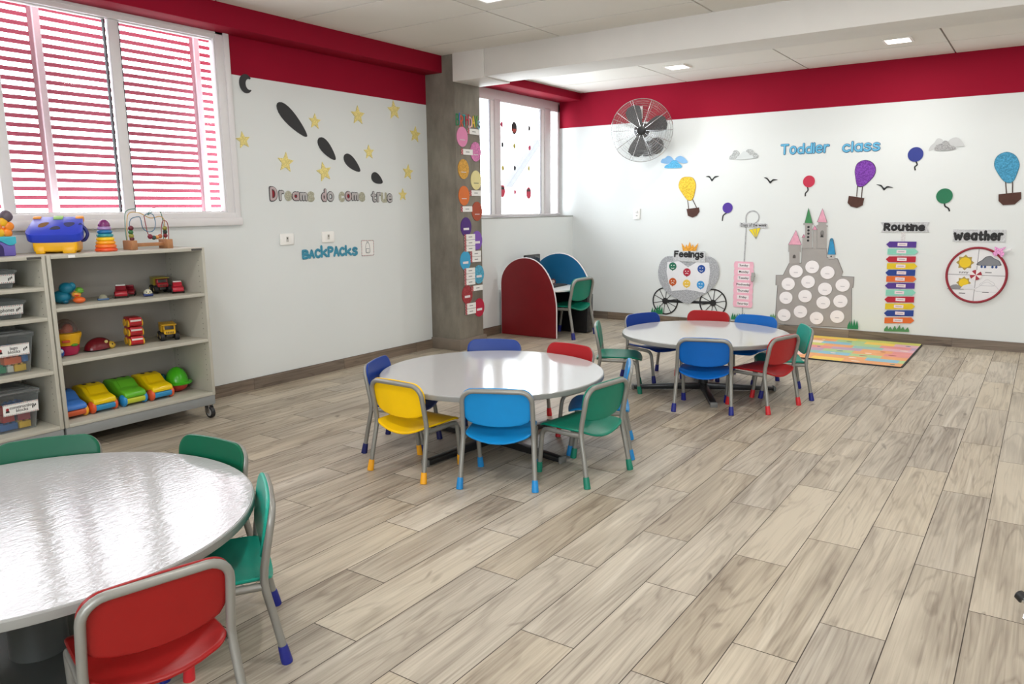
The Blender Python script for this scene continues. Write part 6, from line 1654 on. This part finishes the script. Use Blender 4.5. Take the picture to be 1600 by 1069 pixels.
ol = MB(); line(ol, P['castle'], FB, NB, 0.0028, 0, 0.0044, True)
obj('castle_outline', ol, GE, t, True)
ROW = [('top', 3), ('second', 4), ('third', 4), ('bottom', 4)]
NTH = ['first', 'second', 'third', 'fourth']
k = 0
for rn, n in ROW:
    for j in range(n):
        u, v = P['c_discs'][k]; k += 1
        t = thing('name_disc', f'{NTH[j]} white name disc from the left in the {rn} row on the castle', 'name disc', (u, YB, v - 0.06), 0, 'white name discs on the castle')
        obj('disc', MB().prism(circ((u, v), 0.074, 28, 0.071), FB, 0.0075, 0.0095, 0), M('#f3f0f2', 0.65), t, True)
        obj('written_name', MB().prism([(u - 0.022, v - 0.016), (u + 0.022, v - 0.016), (u + 0.022, v - 0.010), (u - 0.022, v - 0.010)], FB, 0.0096, 0.0102, 0), M('#b7b4bb', 0.7), t, True)

# routine post
t = thing('routine_post', 'pale paper signpost with a silver Routine banner', 'wall display', (-1.27, YB, 0.1))
obj('post', MB().prism(P['rpost'], FB, 0.001, 0.003, 0), glitter('#d3d2d2', 0.15), t, True)
sg = obj('banner', MB().prism(P['rban'], FB, 0.0032, 0.0055, 0), glitter('#b9bbbd', 0.2), t, True)
q = P['rtext']
lm = MB()
for c, a, b, e, f in layout('Routine', (q[0][0], q[3][1] - 0.004, q[1][0], q[0][1] + 0.004), 0.15): glyph_into(lm, c, FB, NB, (a, b, e, f), 0.0118, 0, 0.007, 0.003)
obj('banner_lettering', lm, INK, sg, True, 'black lettering Routine')
AC = [('purple', '#4f2d8c'), ('mint', '#86cdb8'), ('red', '#b3122f'), ('yellow', '#e0c21a'), ('dark blue', '#173a8c'), ('orange', '#dd6a24')]
for i in range(12):
    (u0, v0), (u1, v1) = P['arrows'][2 * i], P['arrows'][2 * i + 1]
    h = 0.031
    lft = i % 2 == 0
    pts = [(u0 + 0.03, v0 - h), (u1, v1 - h), (u1, v1 + h), (u0 + 0.03, v0 + h), (u0, v0)] if lft else [(u0, v0 - h), (u1 - 0.03, v1 - h), (u1, v1), (u1 - 0.03, v1 + h), (u0, v0 + h)]
    nm, hx = AC[i % 6]
    t = thing('routine_arrow', f"{'upper' if i < 6 else 'lower'} {nm} arrow strip pointing {'left' if lft else 'right'} on the routine post", 'arrow', ((u0 + u1) / 2, YB, v0 - h), 0, 'coloured arrows on the routine post')
    obj('arrow_card', MB().prism(pts, FB, 0.0032, 0.007, 0), M(hx, 0.6), t, True)
    cu, cv = (u0 + u1) / 2 + (0.012 if lft else -0.012), (v0 + v1) / 2
    lm = MB().prism([(cu - 0.045, cv - 0.017), (cu + 0.045, cv - 0.017), (cu + 0.045, cv + 0.017), (cu - 0.045, cv + 0.017)], FB, 0.0072, 0.008, 0)
    lm.add([FB(cu - 0.03, cv - 0.004, 0.0084), FB(cu + 0.03, cv - 0.004, 0.0084), FB(cu + 0.03, cv + 0.004, 0.0084), FB(cu - 0.03, cv + 0.004, 0.0084)], [(0, 1, 2, 3)], 1)
    obj('word_label', lm, [M('#ead9df', 0.6), M('#b3a6ad', 0.6)], t, True)

# weather
t = thing('weather_sign', 'silver sign board reading Weather above the round chart', 'sign', (-0.50, YB, 1.06))
sg = obj('sign_board', MB().prism(P['wban'], FB, 0.001, 0.005, 0), glitter('#bfc1c3', 0.18), t, True)
q = P['wtext']
lm = MB()
for c, a, b, e, f in layout('Weather', (q[0][0], q[3][1] - 0.002, q[1][0], q[0][1] + 0.008), 0.15): glyph_into(lm, c, FB, NB, (a, b, e, f), 0.0125, 0, 0.0075, 0.003)
obj('sign_lettering', lm, INK, sg, True, 'black lettering Weather')
wc = P['wheel']
u, v = (wc[1][0] + wc[2][0]) / 2, (wc[3][1] + wc[4][1]) / 2
R_ = (wc[2][0] - wc[1][0]) / 2
RV = (wc[3][1] - wc[4][1]) / 2
t = thing('weather_chart', 'round white weather chart with a dark red rim', 'wall display', (u, YB, v - RV))
obj('dial', MB().prism(circ((u, v), R_ * 0.94, 48, RV * 0.94), FB, 0.001, 0.012, 0), M('#e4e4e6', 0.7, var=0.03, scale=6), t, True)
obj('rim', MB().tube([FB(a, b, 0.012) for a, b in circ((u, v), R_ * 0.96, 56, RV * 0.96)], 0.0115, 8, closed=True), M('#8f1a2d', 0.5), t, True, 'dark red rim')
ln = MB(); line(ln, [(u - R_ * 0.93, v), (u + R_ * 0.93, v)], FB, NB, 0.0022, 0, 0.0125); line(ln, [(u + 0.006, v + RV * 0.93), (u - 0.006, v - RV * 0.93)], FB, NB, 0.0022, 0, 0.0125)
obj('divider', ln, M('#77757a', 0.6), t, True)
wp = P['wparts']
def sun(cx, cv, r, half=False):
    mb = MB()
    ray_ = [(cx + (r * (1.42 if k % 2 == 0 else 1.05)) * math.cos(k * PI / 8), cv + (r * (1.42 if k % 2 == 0 else 1.05)) * math.sin(k * PI / 8)) for k in range(16)]
    mb.prism(ray_, FB, 0.0122, 0.0128, 1); mb.prism(circ((cx, cv), r * 1.04, 24), FB, 0.0129, 0.0133, 1); mb.prism(circ((cx, cv), r * 0.92, 24), FB, 0.0134, 0.0140, 0)
    return mb
YS = [M('#e8c61c', 0.6), M('#a8914a', 0.6)]
def cl(cx, cv, s):
    return smooth2([(cx - s, cv - s * 0.42), (cx - s * 0.98, cv - s * 0.1), (cx - s * 0.68, cv + s * 0.12), (cx - s * 0.38, cv + s * 0.45), (cx + s * 0.05, cv + s * 0.58), (cx + s * 0.42, cv + s * 0.32), (cx + s * 0.8, cv + s * 0.14), (cx + s, cv - s * 0.15), (cx + s * 0.92, cv - s * 0.42)], 3)
obj('sunny_picture', sun(*wp[0], 0.056), YS, t, True)
rc = MB().prism(cl(wp[1][0], wp[1][1], 0.096), FB, 0.0122, 0.013, 1); rc.prism(cl(wp[1][0], wp[1][1], 0.087), FB, 0.0131, 0.014, 0)
for k in (-0.062, -0.033, 0.03, 0.062): rc.prism(circ((wp[1][0] + k, wp[1][1] - 0.054), 0.010, 12, 0.014), FB, 0.0122, 0.0132, 2)
obj('rainy_picture', rc, [M('#7d7f84', 0.6), M('#4d4f55', 0.6), M('#2a4a86', 0.6)], t, True)
sc_ = sun(wp[2][0] + 0.012, wp[2][1] + 0.018, 0.046)
sc_.prism([(wp[2][0] - 0.03 + x, wp[2][1] - 0.005 + y) for x, y in [(-0.1, -0.048), (-0.08, -0.02), (-0.05, 0.0), (-0.02, 0.005), (0.02, -0.015), (0.05, -0.045)]], FB, 0.0141, 0.0148, 2)
sc_.prism([(wp[2][0] + 0.06 + x, wp[2][1] - 0.01 + y) for x, y in [(-0.075, -0.035), (-0.05, 0.0), (0.0, 0.02), (0.04, 0.0), (0.06, -0.035)]], FB, 0.0149, 0.0155, 3)
obj('partly_cloudy_picture', sc_, YS + [M('#8b8b8e', 0.6), M('#dcdce0', 0.6)], t, True)
cw = MB()
for s, e in ((0.095, -0.02), (0.06, 0.025)): line(cw, cl(wp[3][0], wp[3][1] + e, s), FB, NB, 0.002, 0, 0.0125, True)
obj('cloudy_picture', cw, M('#c3c3c7', 0.6), t, True)
wl = MB()
small_text(wl, 'sunny', FB, wp[0][0] - 0.005, wp[0][1] - 0.098, 0.035, 0, 0.0125)
obj('caption', wl, M('#6d6b70', 0.6), t, True)
for a, b in ((wp[1][0], wp[1][1] - 0.11), (wp[0][0] - 0.003, wp[2][1] - 0.088), (wp[3][0] - 0.01, wp[3][1] - 0.068)):
    obj('caption', MB().prism([(a - 0.028, b - 0.004), (a + 0.028, b - 0.004), (a + 0.028, b + 0.004), (a - 0.028, b + 0.004)], FB, 0.0121, 0.0126, 0), M('#6d6b70', 0.6), t, True)
pin = MB()
for k in range(8):
    a0, a1 = k * PI / 4, (k + 1) * PI / 4
    pin.prism([(wp[4][0], wp[4][1])] + [(wp[4][0] + 0.052 * math.cos(a0 + (a1 - a0) * j / 4), wp[4][1] + 0.052 * math.sin(a0 + (a1 - a0) * j / 4)) for j in range(5)], FB, 0.0142, 0.0162, k % 2)
obj('centre_rosette', pin, [M('#a01c30', 0.5), M('#ece6e6', 0.5)], t, True, 'red and white rosette')
t = thing('pink_clip', 'pink glitter butterfly clip with white peg on the rim of the weather chart', 'clip', (wp[5][0], YB, wp[5][1] - 0.05))
bu, bv = wp[5]
obj('butterfly', MB().prism(smooth2([(bu, bv - 0.02), (bu + 0.03, bv - 0.055), (bu + 0.05, bv - 0.015), (bu + 0.035, bv + 0.01), (bu + 0.06, bv + 0.05), (bu + 0.01, bv + 0.03), (bu - 0.035, bv + 0.05), (bu - 0.03, bv + 0.01), (bu - 0.05, bv - 0.02), (bu - 0.02, bv - 0.045)], 3), FB, 0.026, 0.032, 0), glitter('#dd8fc4', 0.35), t, True)
obj('peg', MB().prism([(bu + 0.03, bv - 0.005), (bu + 0.11, bv + 0.018), (bu + 0.105, bv + 0.034), (bu + 0.03, bv + 0.02)], FB, 0.013, 0.0255, 0, 0.003), M('#e6e4e6', 0.5), t, True)
